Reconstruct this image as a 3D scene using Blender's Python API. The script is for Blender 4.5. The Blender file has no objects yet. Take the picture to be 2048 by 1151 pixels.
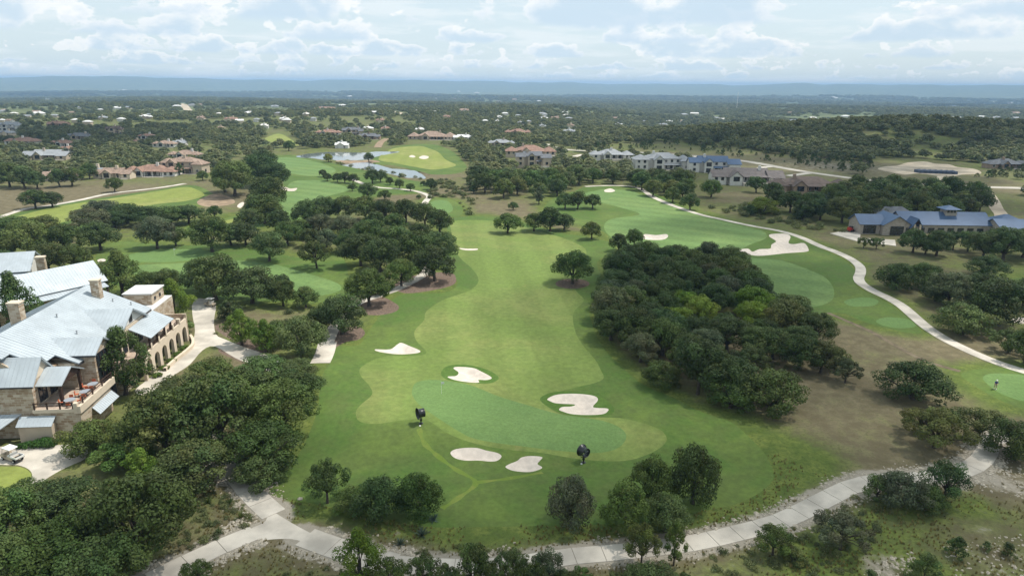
import bpy, bmesh, math, random
import numpy as np
from mathutils import Vector, Matrix
from mathutils.geometry import delaunay_2d_cdt

scene = bpy.context.scene
COL = scene.collection
R = math.radians
rnd = random.Random(7)
rng = np.random.default_rng(11)

# ------------------------------------------------------------------ camera
F_PX, CAM_H = 1365.0, 50.0                     # focal length in pixels of the 2048 px photograph
PITCH, ROLL = R(16.66), R(0.47)
cam_data = bpy.data.cameras.new('camera')
cam_data.sensor_width = 36.0
cam_data.lens = 36.0 * F_PX / 2048.0
cam_data.clip_start, cam_data.clip_end = 0.5, 120000.0
cam = bpy.data.objects.new('camera', cam_data)
COL.objects.link(cam)
CAM_M = Matrix.Rotation(math.pi / 2 - PITCH, 4, 'X') @ Matrix.Rotation(ROLL, 4, 'Z')
cam.matrix_world = Matrix.Translation((0, 0, CAM_H)) @ CAM_M
scene.camera = cam
CM = np.array(CAM_M.to_3x3())

# ------------------------------------------------------------------ sun, exposure
SUN_EL, SUN_AZ = R(63), R(72)                  # azimuth clockwise from +Y (the view direction)
SUN_DIR = Vector((math.sin(SUN_AZ) * math.cos(SUN_EL), math.cos(SUN_AZ) * math.cos(SUN_EL), math.sin(SUN_EL)))
sd = bpy.data.lights.new('sun', 'SUN')
sd.energy, sd.angle, sd.color = 4.2, R(0.6), (1.0, 0.955, 0.88)
so = bpy.data.objects.new('sun', sd)
COL.objects.link(so)
so.rotation_euler = SUN_DIR.to_track_quat('Z', 'Y').to_euler()
so.location = (0, 0, 400)
scene.view_settings.view_transform = 'Standard'
scene.view_settings.look = 'None'
scene.view_settings.gamma = 1.0
scene.view_settings.use_curve_mapping = False
scene.view_settings.exposure = 0.2
scene.cycles.use_denoising = True
scene.cycles.max_bounces = 5
scene.cycles.diffuse_bounces = 2
scene.cycles.glossy_bounces = 2
scene.cycles.transmission_bounces = 3
scene.cycles.volume_bounces = 0
scene.cycles.transparent_max_bounces = 24
scene.cycles.caustics_reflective = scene.cycles.caustics_refractive = False


class NT:
    """small helper round a node tree"""
    def __init__(s, tree):
        s.t, s.n, s.l = tree, tree.nodes, tree.links
    def new(s, typ, **kw):
        n = s.n.new(typ)
        for k, v in kw.items():
            setattr(n, k, v)
        return n
    def set(s, node, idx, val):
        if hasattr(val, 'is_output') or hasattr(val, 'links'):
            s.l.new(val, node.inputs[idx])
        else:
            node.inputs[idx].default_value = val
    def math(s, op, a, b=0.0, c=None, clamp=False):
        n = s.new('ShaderNodeMath', operation=op, use_clamp=clamp)
        s.set(n, 0, a); s.set(n, 1, b)
        if c is not None: s.set(n, 2, c)
        return n.outputs[0]
    def vmath(s, op, a, b=(0, 0, 0)):
        n = s.new('ShaderNodeVectorMath', operation=op)
        s.set(n, 0, a); s.set(n, 1, b)
        return n.outputs[0]
    def noise(s, vec, scale, detail=4, rough=0.55, dist=0.0):
        n = s.new('ShaderNodeTexNoise')
        if vec is not None: s.l.new(vec, n.inputs['Vector'])
        n.inputs['Scale'].default_value = scale
        n.inputs['Detail'].default_value = detail
        n.inputs['Roughness'].default_value = rough
        n.inputs['Distortion'].default_value = dist
        return n.outputs[0]
    def ramp(s, fac, a, b):          # smoothstep a..b
        n = s.new('ShaderNodeMapRange', interpolation_type='SMOOTHSTEP')
        s.set(n, 0, fac); n.inputs[1].default_value = a; n.inputs[2].default_value = b
        return n.outputs[0]
    def mix(s, fac, a, b, blend='MIX'):
        n = s.new('ShaderNodeMix', data_type='RGBA', blend_type=blend)
        s.set(n, 0, fac)
        for i, v in ((6, a), (7, b)):
            if isinstance(v, tuple): v = (*v[:3], 1.0)
            s.set(n, i, v)
        return n.outputs[2]


# ------------------------------------------------------------------ world: sky with a broken cumulus deck
world = bpy.data.worlds.new('World')
scene.world = world
world.use_nodes = True
w = NT(world.node_tree)
w.n.clear()
sky = w.new('ShaderNodeTexSky', sky_type='NISHITA')
sky.sun_disc = False
sky.sun_elevation, sky.sun_rotation = SUN_EL, SUN_AZ
sky.altitude, sky.air_density, sky.dust_density, sky.ozone_density = 300, 1.0, 1.6, 1.0
tc = w.new('ShaderNodeTexCoord')
sep = w.new('ShaderNodeSeparateXYZ'); w.l.new(tc.outputs['Generated'], sep.inputs[0])
dx, dy, dz = sep.outputs
zc = w.math('MAXIMUM', dz, 0.0)
def fbm(sx, sz, off, detail, rough=.56):
    cb = w.new('ShaderNodeCombineXYZ')
    w.set(cb, 0, w.math('MULTIPLY_ADD', dx, sx, off)); w.set(cb, 1, w.math('MULTIPLY', dy, sx)); w.set(cb, 2, w.math('MULTIPLY', zc, sz))
    return w.noise(cb.outputs[0], 1.0, detail, rough, .1)
veil = w.mix(0.75, sky.outputs[0], (7.2, 8.5, 9.1))
wisp = w.ramp(fbm(6, 48, 3.1, 4, .6), .46, .62)
skycol = w.mix(w.math('MULTIPLY', wisp, .5), veil, (8.3, 8.8, 9.0))
# rows of cumulus from the horizon up: flat grey bases, puffed white tops
for k, (e0, amp, sx, thr) in enumerate([(.010, .014, 30, .50), (.022, .022, 22, .49), (.038, .032, 14, .485), (.058, .046, 8.5, .475), (.084, .07, 5.5, .465), (.19, .16, 3.2, .47)]):
    n1 = fbm(sx, sx * 1.7, 11.7 * k + 2.3, 6 if k < 5 else 4, .56)
    v = w.math('DIVIDE', w.math('SUBTRACT', zc, e0), amp)
    dens = w.math('SUBTRACT', w.math('SUBTRACT', n1, thr), w.math('MULTIPLY', w.math('MAXIMUM', v, 0.0), .11))
    body = w.ramp(dens, 0.0, .028)
    foot = w.ramp(w.math('ADD', v, w.math('MULTIPLY_ADD', n1, .5, -.22)), -.12, .06)
    lit = w.ramp(w.math('SUBTRACT', w.math('MULTIPLY', v, .55), w.math('MULTIPLY', dens, 4.2)), -.42, .22)
    col = w.mix(lit, (5.6, 6.95, 8.1), (9.3, 9.4, 9.4))
    skycol = w.mix(w.math('MULTIPLY', w.math('MULTIPLY', body, foot), .62 + .06 * min(k, 4)), skycol, col)
bg = w.new('ShaderNodeBackground'); w.l.new(skycol, bg.inputs[0]); bg.inputs[1].default_value = 0.1
wo = w.new('ShaderNodeOutputWorld'); w.l.new(bg.outputs[0], wo.inputs[0])


# ------------------------------------------------------------------ pixels to places
def ray(px, py):
    return CM @ np.array([(px - 1024) / F_PX, -(py - 575.5) / F_PX, -1.0])
def smooth(t):
    t = np.clip(t, 0, 1); return t * t * (3 - 2 * t)
HILLS = [(355, 640, 17, 120, 85), (530, 650, 11.5, 140, 95), (215, 690, 7, 100, 80), (720, 640, 8, 160, 110)]
MOUNDS = [(-4, 93, 0.9, 18, 7), (8, 84, -0.7, 20, 5), (-24, 97, 0.4, 8, 6), (20, 97, 0.5, 7, 4), (-10, 108, 0.4, 8, 3), (-34, 112, .5, 8, 4)]
def height(x, y):
    x = np.asarray(x, float); y = np.asarray(y, float)
    r = np.hypot(x, y)
    z = np.zeros_like(x)
    for cx, cy, hh, sx, sy in HILLS + MOUNDS:
        z += hh * np.exp(-((x - cx) / sx) ** 2 - ((y - cy) / sy) ** 2)
    far = smooth((r - 260) / 500)
    near = 0.28 * np.sin(x / 17 + 1.3) * np.sin(y / 23 + .5) + 0.18 * np.sin((x + y) / 10.0)
    club = np.exp(-((x + 72) / 24) ** 2 - ((y - 103) / 34) ** 2)
    z += near * (1 - far) * (1 - np.clip(club * 1.6, 0, 1))
    z += far * (3.0 * np.sin(x / 170 + .6) * np.sin(y / 210) + 2.2 * np.sin((x - y) / 260) - 1.0) * smooth((r - 500) / 600)
    z -= 30 * smooth((r - 800) / 450) * smooth((x / np.maximum(r, 1) - .02) / .25) * (1 - smooth((r - 1700) / 3000))
    t = smooth((r - 650) / 5200)
    z = z * (1 - smooth((r - 1200) / 2500)) - 74 * t + t * (12 * np.sin(x / 900 + 1) * np.sin(y / 700) + 7 * np.sin(x / 410 + y / 620))
    return z
def hz(x, y): return float(height(x, y))
def ground(px, py):
    d = ray(px, py)
    if d[2] > -0.004: d = np.array([d[0], d[1], -0.004])
    z = 0.0; p = None
    for _ in range(25):
        t = (z - CAM_H) / d[2]
        p = d * t
        zn = hz(p[0], p[1]); z += 0.6 * (zn - z)
    return np.array([p[0], p[1], z])
def at_height(px, py, z):
    d = ray(px, py); t = (z - CAM_H) / d[2]
    return np.array([d[0] * t, d[1] * t, z])
def to_px(x, y, z):
    q = np.stack([np.asarray(x, float), np.asarray(y, float), np.asarray(z, float) - CAM_H], -1) @ CM
    zz = np.maximum(-q[..., 2], 1e-6)
    return 1024 + F_PX * q[..., 0] / zz, 575.5 - F_PX * q[..., 1] / zz
def slant(p): return float(-(CM.T @ (np.array([p[0], p[1], p[2] - CAM_H])))[2])
def catmull(pts, n=5, closed=True):
    pts = np.asarray(pts, float); m = len(pts); out = []
    rngm = range(m) if closed else range(m - 1)
    for i in rngm:
        g = (lambda k: pts[k % m]) if closed else (lambda k: pts[min(max(k, 0), m - 1)])
        p0, p1, p2, p3 = g(i - 1), g(i), g(i + 1), g(i + 2)
        for k in range(n):
            t = k / n
            out.append(.5 * (2 * p1 + (p2 - p0) * t + (2 * p0 - 5 * p1 + 4 * p2 - p3) * t * t + (3 * p1 - p0 - 3 * p2 + p3) * t ** 3))
    if not closed: out.append(pts[-1])
    return np.array(out)
def gpoly(pix, n=5): return catmull([ground(*p)[:2] for p in pix], n)
def inside(poly, x, y):
    poly = np.asarray(poly); x = np.asarray(x, float); y = np.asarray(y, float)
    res = np.zeros(x.shape, bool); j = len(poly) - 1
    for i in range(len(poly)):
        xi, yi = poly[i]; xj, yj = poly[j]
        c = ((yi > y) != (yj > y))
        if abs(yj - yi) > 1e-12:
            res ^= c & (x < (xj - xi) * (y - yi) / (yj - yi) + xi)
        j = i
    return res


# ------------------------------------------------------------------ materials
MATS = {}
def material(name, col, rough=0.85, var=0.18, scale=3.0, spec=0.25, metal=0.0, bump=0.0, detail=5, col2=None):
    if name in MATS: return MATS[name]
    m = bpy.data.materials.new(name); m.use_nodes = True
    n = NT(m.node_tree); b = n.n['Principled BSDF']
    b.inputs['Roughness'].default_value = rough
    b.inputs['Specular IOR Level'].default_value = spec
    b.inputs['Metallic'].default_value = metal
    tcn = n.new('ShaderNodeTexCoord')
    nz = n.noise(tcn.outputs['Object'], scale, detail)
    a = tuple(c * (1 - var) for c in col); c2 = col2 or tuple(min(1, c * (1 + var)) for c in col)
    n.l.new(n.mix(n.ramp(nz, .3, .7), a, c2), b.inputs['Base Color'])
    if bump:
        bp = n.new('ShaderNodeBump'); bp.inputs['Strength'].default_value = bump; bp.inputs['Distance'].default_value = .05
        n.l.new(nz, bp.inputs['Height']); n.l.new(bp.outputs[0], b.inputs['Normal'])
    MATS[name] = m
    return m

def grass_material(name, c1, c2, c3, patch=0.06, fine=1.6, stripe=0.0, rough=0.9, patch_lo=.42, patch_hi=.62, mow=0.12, mowdir=(1, .1, 0)):
    m = bpy.data.materials.new(name); m.use_nodes = True
    n = NT(m.node_tree); b = n.n['Principled BSDF']
    b.inputs['Roughness'].default_value = rough; b.inputs['Specular IOR Level'].default_value = 0.15
    o = n.new('ShaderNodeTexCoord').outputs['Object']
    big = n.ramp(n.noise(o, patch, 5, .6, .6), patch_lo, patch_hi)
    mid = n.ramp(n.noise(o, patch * 6, 5, .65), .35, .7)
    fin = n.noise(o, fine, 6, .7)
    c = n.mix(big, c1, c2)
    c = n.mix(n.math('MULTIPLY', mid, .8), c, c3)
    dry = n.ramp(n.noise(o, patch * 3.1, 6, .7, .8), .60, .74)
    c = n.mix(n.math('MULTIPLY', dry, .45), c, (c2[0] * 1.25, c2[1] * 1.02, c2[2] * 1.3))
    k = n.math('ADD', n.math('MULTIPLY', fin, 1.0), .5)
    if stripe:
        dot = n.new('ShaderNodeVectorMath', operation='DOT_PRODUCT'); n.l.new(o, dot.inputs[0]); dot.inputs[1].default_value = mowdir
        wv = n.math('SINE', n.math('MULTIPLY', dot.outputs['Value'], mow * 6.28))
        wv = n.math('MULTIPLY', n.ramp(wv, -.5, .5), stripe)
        k = n.math('ADD', k, n.math('SUBTRACT', wv, stripe / 2))
    cb = n.new('ShaderNodeCombineColor')
    for i in range(3): n.l.new(k, cb.inputs[i])
    c = n.mix(1.0, c, cb.outputs[0], 'MULTIPLY')
    n.l.new(c, b.inputs['Base Color'])
    bp = n.new('ShaderNodeBump'); bp.inputs['Strength'].default_value = .35; bp.inputs['Distance'].default_value = .08
    n.l.new(fin, bp.inputs['Height']); n.l.new(bp.outputs[0], b.inputs['Normal'])
    MATS[name] = m
    return m

M_rough = grass_material('rough_grass', (.074, .130, .027), (.114, .162, .036), (.086, .118, .033), .045, 1.3)
M_fair = grass_material('fairway_grass', (.136, .192, .046), (.178, .208, .062), (.128, .174, .046), .03, .9, .11, mow=.09)
M_fairR = grass_material('fairway_grass_cool', (.125, .20, .065), (.15, .215, .07), (.115, .18, .056), .03, .9, .12, mow=.08, mowdir=(.6, 1, 0))
M_fairY = grass_material('fairway_grass_yellow', (.20, .235, .055), (.25, .26, .08), (.17, .20, .05), .03, .9, .05)
M_green = grass_material('green_grass', (.116, .192, .060), (.130, .206, .066), (.110, .180, .056), .05, 2.2, .03, mow=.55, mowdir=(.25, 1, 0))
M_lip = grass_material('bunker_lip_grass', (.06, .12, .02), (.085, .15, .03), (.07, .115, .022), .2, 2)
M_tall = grass_material('tall_bright_grass', (.13, .19, .03), (.19, .22, .05), (.10, .15, .03), .2, 1.2)
M_sand = material('bunker_sand', (.56, .49, .42), .95, .10, 1.1, .1, bump=.5, detail=8)
M_mulch = material('mulch', (.150, .110, .084), .95, .3, 2.5, .05, bump=.5)
M_concrete = material('path_concrete', (.48, .435, .37), .85, .24, .22, .2, bump=.1, detail=8)
M_caliche = material('caliche', (.43, .36, .27), .95, .3, .08, .1, detail=8)
M_road = material('pale_asphalt', (.40, .365, .31), .9, .12, .2, .2)
M_dirt = material('dirt', (.27, .20, .135), .95, .25, .3, .1)
M_rock = material('limestone', (.41, .36, .285), .9, .3, 1.5, .15, bump=.3)

def ground_material():
    m = bpy.data.materials.new('native_ground'); m.use_nodes = True
    n = NT(m.node_tree); b = n.n['Principled BSDF']
    b.inputs['Roughness'].default_value = .95; b.inputs['Specular IOR Level'].default_value = .1
    o = n.new('ShaderNodeTexCoord').outputs['Object']
    at = n.new('ShaderNodeAttribute', attribute_name='cover')
    sp = n.new('ShaderNodeSeparateColor'); n.l.new(at.outputs['Color'], sp.inputs[0])
    n1 = n.noise(o, .05, 6, .62, .5); n2 = n.noise(o, .35, 6, .68); n3 = n.noise(o, 2.2, 5, .7)
    tan = n.mix(n.ramp(n2, .35, .68), (.120, .100, .058), (.185, .155, .095))
    tan = n.mix(n.ramp(n3, .45, .72), tan, (.11, .10, .05))
    grn = n.mix(n.ramp(n2, .35, .65), (.080, .118, .027), (.150, .178, .044))
    grn = n.mix(n.ramp(n3, .4, .7), grn, (.065, .092, .022))
    gsum = n.math('ADD', n.math('SUBTRACT', sp.outputs[0], .5), n.math('MULTIPLY_ADD', n1, .6, .2))
    gsum = n.math('ADD', gsum, n.math('MULTIPLY_ADD', n2, .7, -.35))
    c = n.mix(n.ramp(gsum, .3, .75), tan, grn)
    rk = n.math('ADD', sp.outputs[1], n.math('MULTIPLY_ADD', n2, .9, -.75))
    rkf = n.ramp(n.math('ADD', rk, n.math('MULTIPLY', n3, .25)), .08, .3)
    c = n.mix(rkf, c, n.mix(n3, (.22, .195, .15), (.37, .33, .27)))
    # wooded country too far off to tell the trees apart
    f1 = n.noise(o, .012, 8, .72); f2 = n.noise(o, .0011, 5, .6, .4)
    wood = n.mix(n.ramp(f1, .40, .60), (.075, .098, .046), (.15, .17, .08))
    wood = n.mix(n.math('MULTIPLY', n.ramp(f2, .52, .66), .5), wood, (.15, .165, .075))
    f3 = n.noise(o, .02, 3, .5)
    wood = n.mix(n.ramp(f3, .70, .78), wood, (.30, .27, .2))
    c = n.mix(sp.outputs[2], c, wood)
    n.l.new(c, b.inputs['Base Color'])
    bp = n.new('ShaderNodeBump'); bp.inputs['Strength'].default_value = .5; bp.inputs['Distance'].default_value = .15
    n.l.new(n3, bp.inputs['Height']); n.l.new(bp.outputs[0], b.inputs['Normal'])
    return m
M_ground = ground_material()

def water_material():
    m = bpy.data.materials.new('pond_water'); m.use_nodes = True
    n = NT(m.node_tree); b = n.n['Principled BSDF']
    b.inputs['Base Color'].default_value = (.15, .175, .175, 1); b.inputs['Roughness'].default_value = .06
    b.inputs['IOR'].default_value = 1.33; b.inputs['Specular IOR Level'].default_value = .6
    o = n.new('ShaderNodeTexCoord').outputs['Object']
    bp = n.new('ShaderNodeBump'); bp.inputs['Strength'].default_value = .06; bp.inputs['Distance'].default_value = .05
    n.l.new(n.noise(o, .8, 4), bp.inputs['Height']); n.l.new(bp.outputs[0], b.inputs['Normal'])
    return m
M_water = water_material()

# buildings
def stone_material(name, cols, mortar, sx, sy):
    m = bpy.data.materials.new(name); m.use_nodes = True
    n = NT(m.node_tree); b = n.n['Principled BSDF']; b.inputs['Roughness'].default_value = .9; b.inputs['Specular IOR Level'].default_value = .2
    o = n.new('ShaderNodeTexCoord').outputs['Object']
    s = n.new('ShaderNodeSeparateXYZ'); n.l.new(o, s.inputs[0])
    cb = n.new('ShaderNodeCombineXYZ'); n.set(cb, 0, n.math('ADD', s.outputs[0], s.outputs[1])); n.l.new(s.outputs[2], cb.inputs[1])
    br = n.new('ShaderNodeTexBrick'); n.l.new(cb.outputs[0], br.inputs['Vector'])
    br.inputs['Scale'].default_value = 1.0; br.inputs['Brick Width'].default_value = sx; br.inputs['Row Height'].default_value = sy
    br.inputs['Mortar Size'].default_value = .03; br.inputs['Mortar'].default_value = (*mortar, 1); br.inputs['Bias'].default_value = 0
    br.inputs['Color1'].default_value = (*cols[0], 1); br.inputs['Color2'].default_value = (*cols[1], 1)
    nz = n.noise(cb.outputs[0], .9, 3)
    c = n.mix(n.ramp(nz, .5, .66), br.outputs[0], cols[2])
    n.l.new(n.mix(.5, br.outputs[0], c), b.inputs['Base Color'])
    bp = n.new('ShaderNodeBump'); bp.inputs['Strength'].default_value = .6; bp.inputs['Distance'].default_value = .04
    n.l.new(br.outputs[1], bp.inputs['Height']); bp.invert = True
    n.l.new(bp.outputs[0], b.inputs['Normal'])
    MATS[name] = m
    return m
M_stone = stone_material('limestone_masonry', ((.30, .205, .125), (.56, .48, .375), (.24, .15, .085)), (.50, .44, .35), .85, .36)
M_stone_grey = stone_material('grey_masonry', ((.33, .28, .23), (.42, .37, .31), (.25, .2, .16)), (.4, .36, .31), .8, .3)
M_cream = material('cream_stucco', (.62, .52, .40), .9, .06, .8)
M_white = material('white_stucco', (.62, .595, .55), .9, .07, .5)
M_beige = material('beige_stucco', (.46, .38, .29), .9, .07, .5)
M_brownwall = material('brown_stone_wall', (.30, .22, .16), .9, .15, .6)
M_metal = material('galvanised_roof_metal', (.405, .445, .47), .55, .1, .35, .35, .1)
M_seam = material('roof_seam_metal', (.385, .425, .45), .55, .05, 1, .35, .1)
M_bluemetal = material('blue_grey_roof_metal', (.07, .115, .195), .6, .08, .3, .25, 0)
M_slate = material('slate_grey_roof', (.13, .135, .145), .8, .15, .6)
M_darkbrown = material('dark_brown_roof', (.085, .065, .055), .85, .2, .6)
M_greybrown = material('grey_brown_roof', (.12, .105, .10), .85, .2, .6)
M_terra = material('terracotta_roof', (.25, .155, .115), .85, .25, .8)
M_tanroof = material('tan_tile_roof', (.27, .195, .15), .85, .25, .8)
M_greyroof = material('pale_grey_roof', (.27, .28, .29), .7, .12, .6)
M_whiteroof = material('white_membrane_roof', (.62, .61, .59), .7, .08, .4)
M_timber = material('dark_timber', (.055, .032, .022), .7, .25, 2)
M_trim = material('dark_trim', (.045, .045, .05), .6, .1, 2)
M_deck = material('deck_tiles', (.42, .33, .26), .8, .15, 1.2)
M_glass = material('window_glass', (.018, .022, .028), .08, .1, 1, .8)
M_black = material('black_plastic', (.012, .013, .015), .35, .15, 3, .5)
M_rubber = material('tyre_rubber', (.02, .02, .02), .85, .1, 3)
M_offwhite = material('white_plastic', (.74, .73, .70), .4, .03, 1, .5)
M_cartbody = material('cart_tan_body', (.44, .37, .28), .4, .05, 1, .5)
M_steel = material('steel', (.35, .36, .37), .4, .08, 3, .5, .6)
M_umbrella = material('grey_fabric', (.28, .30, .33), .9, .06, 2)
M_orange = material('orange_cushion', (.45, .13, .06), .9, .1, 2)
M_red = material('red_paint', (.42, .04, .025), .5, .1, 2)
M_skin = material('skin', (.48, .29, .20), .6, .05, 3)
M_blue = material('blue_cloth', (.05, .08, .22), .9, .1, 4)
M_khaki = material('khaki_cloth', (.42, .36, .27), .9, .06, 4)
M_tarp = material('blue_tarp', (.06, .08, .12), .6, .3, .6)
M_bark = material('bark', (.075, .062, .05), .95, .3, 3, .1, bump=.4)

def leaf_material(name, use_color=True, base=(.05, .075, .025)):
    m = bpy.data.materials.new(name); m.use_nodes = True
    n = NT(m.node_tree); b = n.n['Principled BSDF']
    oi = n.new('ShaderNodeObjectInfo'); at = n.new('ShaderNodeAttribute', attribute_name='tint')
    sp = n.new('ShaderNodeSeparateColor'); n.l.new(at.outputs['Color'], sp.inputs[0])
    if use_color: c = oi.outputs['Color']
    else:
        c = n.mix(oi.outputs['Random'], tuple(v * .72 for v in base), (base[0] * 1.5, base[1] * 1.35, base[2] * 1.25))
    k = n.math('ADD', n.math('MULTIPLY', sp.outputs[0], .9), .55)
    cb = n.new('ShaderNodeCombineColor')
    n.set(cb, 0, n.math('ADD', k, n.math('MULTIPLY_ADD', sp.outputs[1], .3, -.15))); n.l.new(k, cb.inputs[1]); n.l.new(k, cb.inputs[2])
    c = n.mix(1.0, c, cb.outputs[0], 'MULTIPLY')
    n.l.new(c, b.inputs['Base Color'])
    b.inputs['Roughness'].default_value = .55; b.inputs['Specular IOR Level'].default_value = .16
    tr = n.new('ShaderNodeBsdfTranslucent'); n.l.new(n.mix(1.0, c, (1.0, 1.1, .5), 'MULTIPLY'), tr.inputs[0])
    mx = n.new('ShaderNodeMixShader'); mx.inputs[0].default_value = .22
    n.l.new(b.outputs[0], mx.inputs[1]); n.l.new(tr.outputs[0], mx.inputs[2])
    n.l.new(mx.outputs[0], n.n['Material Output'].inputs[0])
    MATS[name] = m
    return m
M_leaf = leaf_material('oak_leaves')
M_leaf_far = leaf_material('far_leaves', False, (.108, .134, .056))
M_tuft = leaf_material('dry_grass_blades', False, (.22, .195, .085))


# ------------------------------------------------------------------ mesh builder
class MB:
    def __init__(s): s.v, s.f, s.m = [], [], []
    def add(s, verts, faces, mi=0):
        o = len(s.v); s.v += [tuple(map(float, p)) for p in verts]
        s.f += [tuple(o + i for i in f) for f in faces]; s.m += [mi] * len(faces)
        return s
    def box(s, x0, x1, y0, y1, z0, z1, mi=0):
        v = [(x, y, z) for z in (z0, z1) for y in (y0, y1) for x in (x0, x1)]
        return s.add(v, [(0, 2, 3, 1), (4, 5, 7, 6), (0, 1, 5, 4), (2, 6, 7, 3), (0, 4, 6, 2), (1, 3, 7, 5)], mi)
    def prism(s, poly, vec, mi=0):
        n = len(poly); a = [Vector(p) for p in poly]; b = [p + Vector(vec) for p in a]
        return s.add(a + b, [tuple(range(n))[::-1], tuple(range(n, 2 * n))] + [(i, (i + 1) % n, n + (i + 1) % n, n + i) for i in range(n)], mi)
    def tube(s, pts, rad, n=6, mi=0, cap=True):
        pts = [Vector(p) for p in pts]; rad = rad if hasattr(rad, '__len__') else [rad] * len(pts)
        vs = []
        for i, p in enumerate(pts):
            d = (pts[min(i + 1, len(pts) - 1)] - pts[max(i - 1, 0)]).normalized()
            a = d.orthogonal().normalized(); c = d.cross(a)
            vs += [p + (a * math.cos(k * 2 * math.pi / n) + c * math.sin(k * 2 * math.pi / n)) * rad[i] for k in range(n)]
        fs = [(i * n + k, i * n + (k + 1) % n, (i + 1) * n + (k + 1) % n, (i + 1) * n + k) for i in range(len(pts) - 1) for k in range(n)]
        if cap: fs += [tuple(range(n))[::-1], tuple(range((len(pts) - 1) * n, len(pts) * n))]
        return s.add(vs, fs, mi)
    def lathe(s, prof, n=20, axis='z', c=(0, 0, 0), mi=0, closed=False):
        vs = []
        for r, h in prof:
            for k in range(n):
                a = 2 * math.pi * k / n; p = (r * math.cos(a), r * math.sin(a), h)
                if axis == 'y': p = (p[0], p[2], p[1])
                if axis == 'x': p = (p[2], p[0], p[1])
                vs.append((p[0] + c[0], p[1] + c[1], p[2] + c[2]))
        m = len(prof); rngp = range(m) if closed else range(m - 1)
        fs = [(i * n + k, i * n + (k + 1) % n, ((i + 1) % m) * n + (k + 1) % n, ((i + 1) % m) * n + k) for i in rngp for k in range(n)]
        return s.add(vs, fs, mi)
    def slab(s, quad, t, mi=0):             # sheet of thickness t hung under the given face
        a = [Vector(p) for p in quad]; nrm = (a[1] - a[0]).cross(a[2] - a[0]).normalized()
        if nrm.z < 0: nrm = -nrm
        b = [p - nrm * t for p in a]; n = len(a)
        return s.add(a + b, [tuple(range(n)), tuple(range(n, 2 * n))[::-1]] + [(i, n + i, n + (i + 1) % n, (i + 1) % n) for i in range(n)], mi)
    def mesh(s, name, mats, smooth_=False):
        me = bpy.data.meshes.new(name); me.from_pydata(s.v, [], s.f)
        for m in (mats if isinstance(mats, (list, tuple)) else [mats]): me.materials.append(m)
        if len(set(s.m)) > 1: me.polygons.foreach_set('material_index', s.m)
        if smooth_: me.polygons.foreach_set('use_smooth', [True] * len(s.f))
        bm = bmesh.new(); bm.from_mesh(me); bmesh.ops.recalc_face_normals(bm, faces=bm.faces); bm.to_mesh(me); bm.free()
        return me
    def build(s, name, mats, parent=None, smooth_=False): return link(name, s.mesh(name, mats, smooth_), parent)

def link(name, data, parent=None):
    o = bpy.data.objects.new(name, data); COL.objects.link(o)
    if parent is not None: o.parent = parent
    return o
def tag(o, label=None, cat=None, group=None, kind=None):
    if label: o['label'] = label
    if cat: o['category'] = cat
    if group: o['group'] = group
    if kind: o['kind'] = kind
    return o
def thing(name, label, cat, loc=(0, 0, 0), rz=0.0, group=None):
    o = link(name, None); o.location = loc; o.rotation_euler = (0, 0, rz)
    return tag(o, label, cat, group)
ORD = ['zeroth', 'first', 'second', 'third', 'fourth', 'fifth', 'sixth', 'seventh', 'eighth', 'ninth', 'tenth', 'eleventh', 'twelfth',
       'thirteenth', 'fourteenth', 'fifteenth', 'sixteenth', 'seventeenth', 'eighteenth', 'nineteenth', 'twentieth']

# ------------------------------------------------------------------ terrain: one triangulation cut along every mown edge
REG = []          # (object name, material, priority, ground polygon, what)
def region(name, mat, pr, pix, what='', n=5): REG.append((name, mat, pr, gpoly(pix, n), what))
def ell(cx, cy, a, b, n=12): return [(cx + a * math.cos(2 * math.pi * k / n), cy + b * math.sin(2 * math.pi * k / n)) for k in range(n)]

# main hole
region('rough', M_rough, 1, [(905, 436), (893, 470), (880, 520), (915, 560), (890, 585), (800, 590), (760, 632), (735, 665), (716, 690), (672, 692), (662, 722), (642, 760), (635, 820), (612, 880), (585, 925), (545, 965), (545, 990), (620, 1005), (720, 1025), (850, 1052), (980, 1052), (1100, 1050), (1250, 1045), (1400, 1022), (1490, 1000), (1545, 960), (1535, 915), (1505, 880), (1460, 842), (1400, 822), (1340, 792), (1285, 768), (1240, 730), (1205, 692), (1185, 650), (1180, 612), (1202, 560), (1195, 522), (1230, 500), (1215, 482), (1150, 470), (1090, 458), (1000, 434)])
region('fairway', M_fair, 2, [(905, 443), (960, 440), (1015, 445), (1070, 460), (1115, 472), (1152, 486), (1172, 500), (1168, 522), (1148, 548), (1152, 580), (1168, 600), (1147, 625), (1150, 660), (1166, 690), (1190, 718), (1203, 742), (1207, 756), (1187, 766), (1143, 776), (1084, 794), (1099, 815), (1128, 829), (1173, 834), (1202, 834), (1246, 836), (1300, 850), (1325, 862), (1333, 880), (1312, 900), (1261, 919), (1202, 921), (1143, 915), (1084, 905), (1019, 899), (966, 890), (921, 877), (889, 862), (859, 842), (839, 837), (803, 840), (750, 847), (718, 841), (712, 823), (721, 809), (744, 788), (738, 770), (721, 750), (721, 735), (744, 720), (777, 711), (827, 711), (853, 704), (832, 680), (830, 660), (848, 640), (853, 622), (885, 600), (940, 580), (957, 560), (945, 538), (920, 515), (905, 490), (903, 465)])
region('putting_green', M_green, 3, [(824, 782), (833, 764), (865, 759), (907, 763), (951, 773), (995, 791), (1054, 809), (1113, 826), (1173, 835), (1217, 844), (1246, 859), (1252, 877), (1232, 897), (1187, 905), (1113, 900), (1040, 891), (981, 883), (942, 874), (913, 859), (889, 844), (859, 824), (839, 809), (827, 794)])
region('bunker_lip', M_lip, 4, [(882, 744), (890, 734), (907, 729), (940, 730), (970, 737), (990, 747), (997, 757), (978, 766), (940, 765), (905, 762), (885, 753)])
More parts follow.
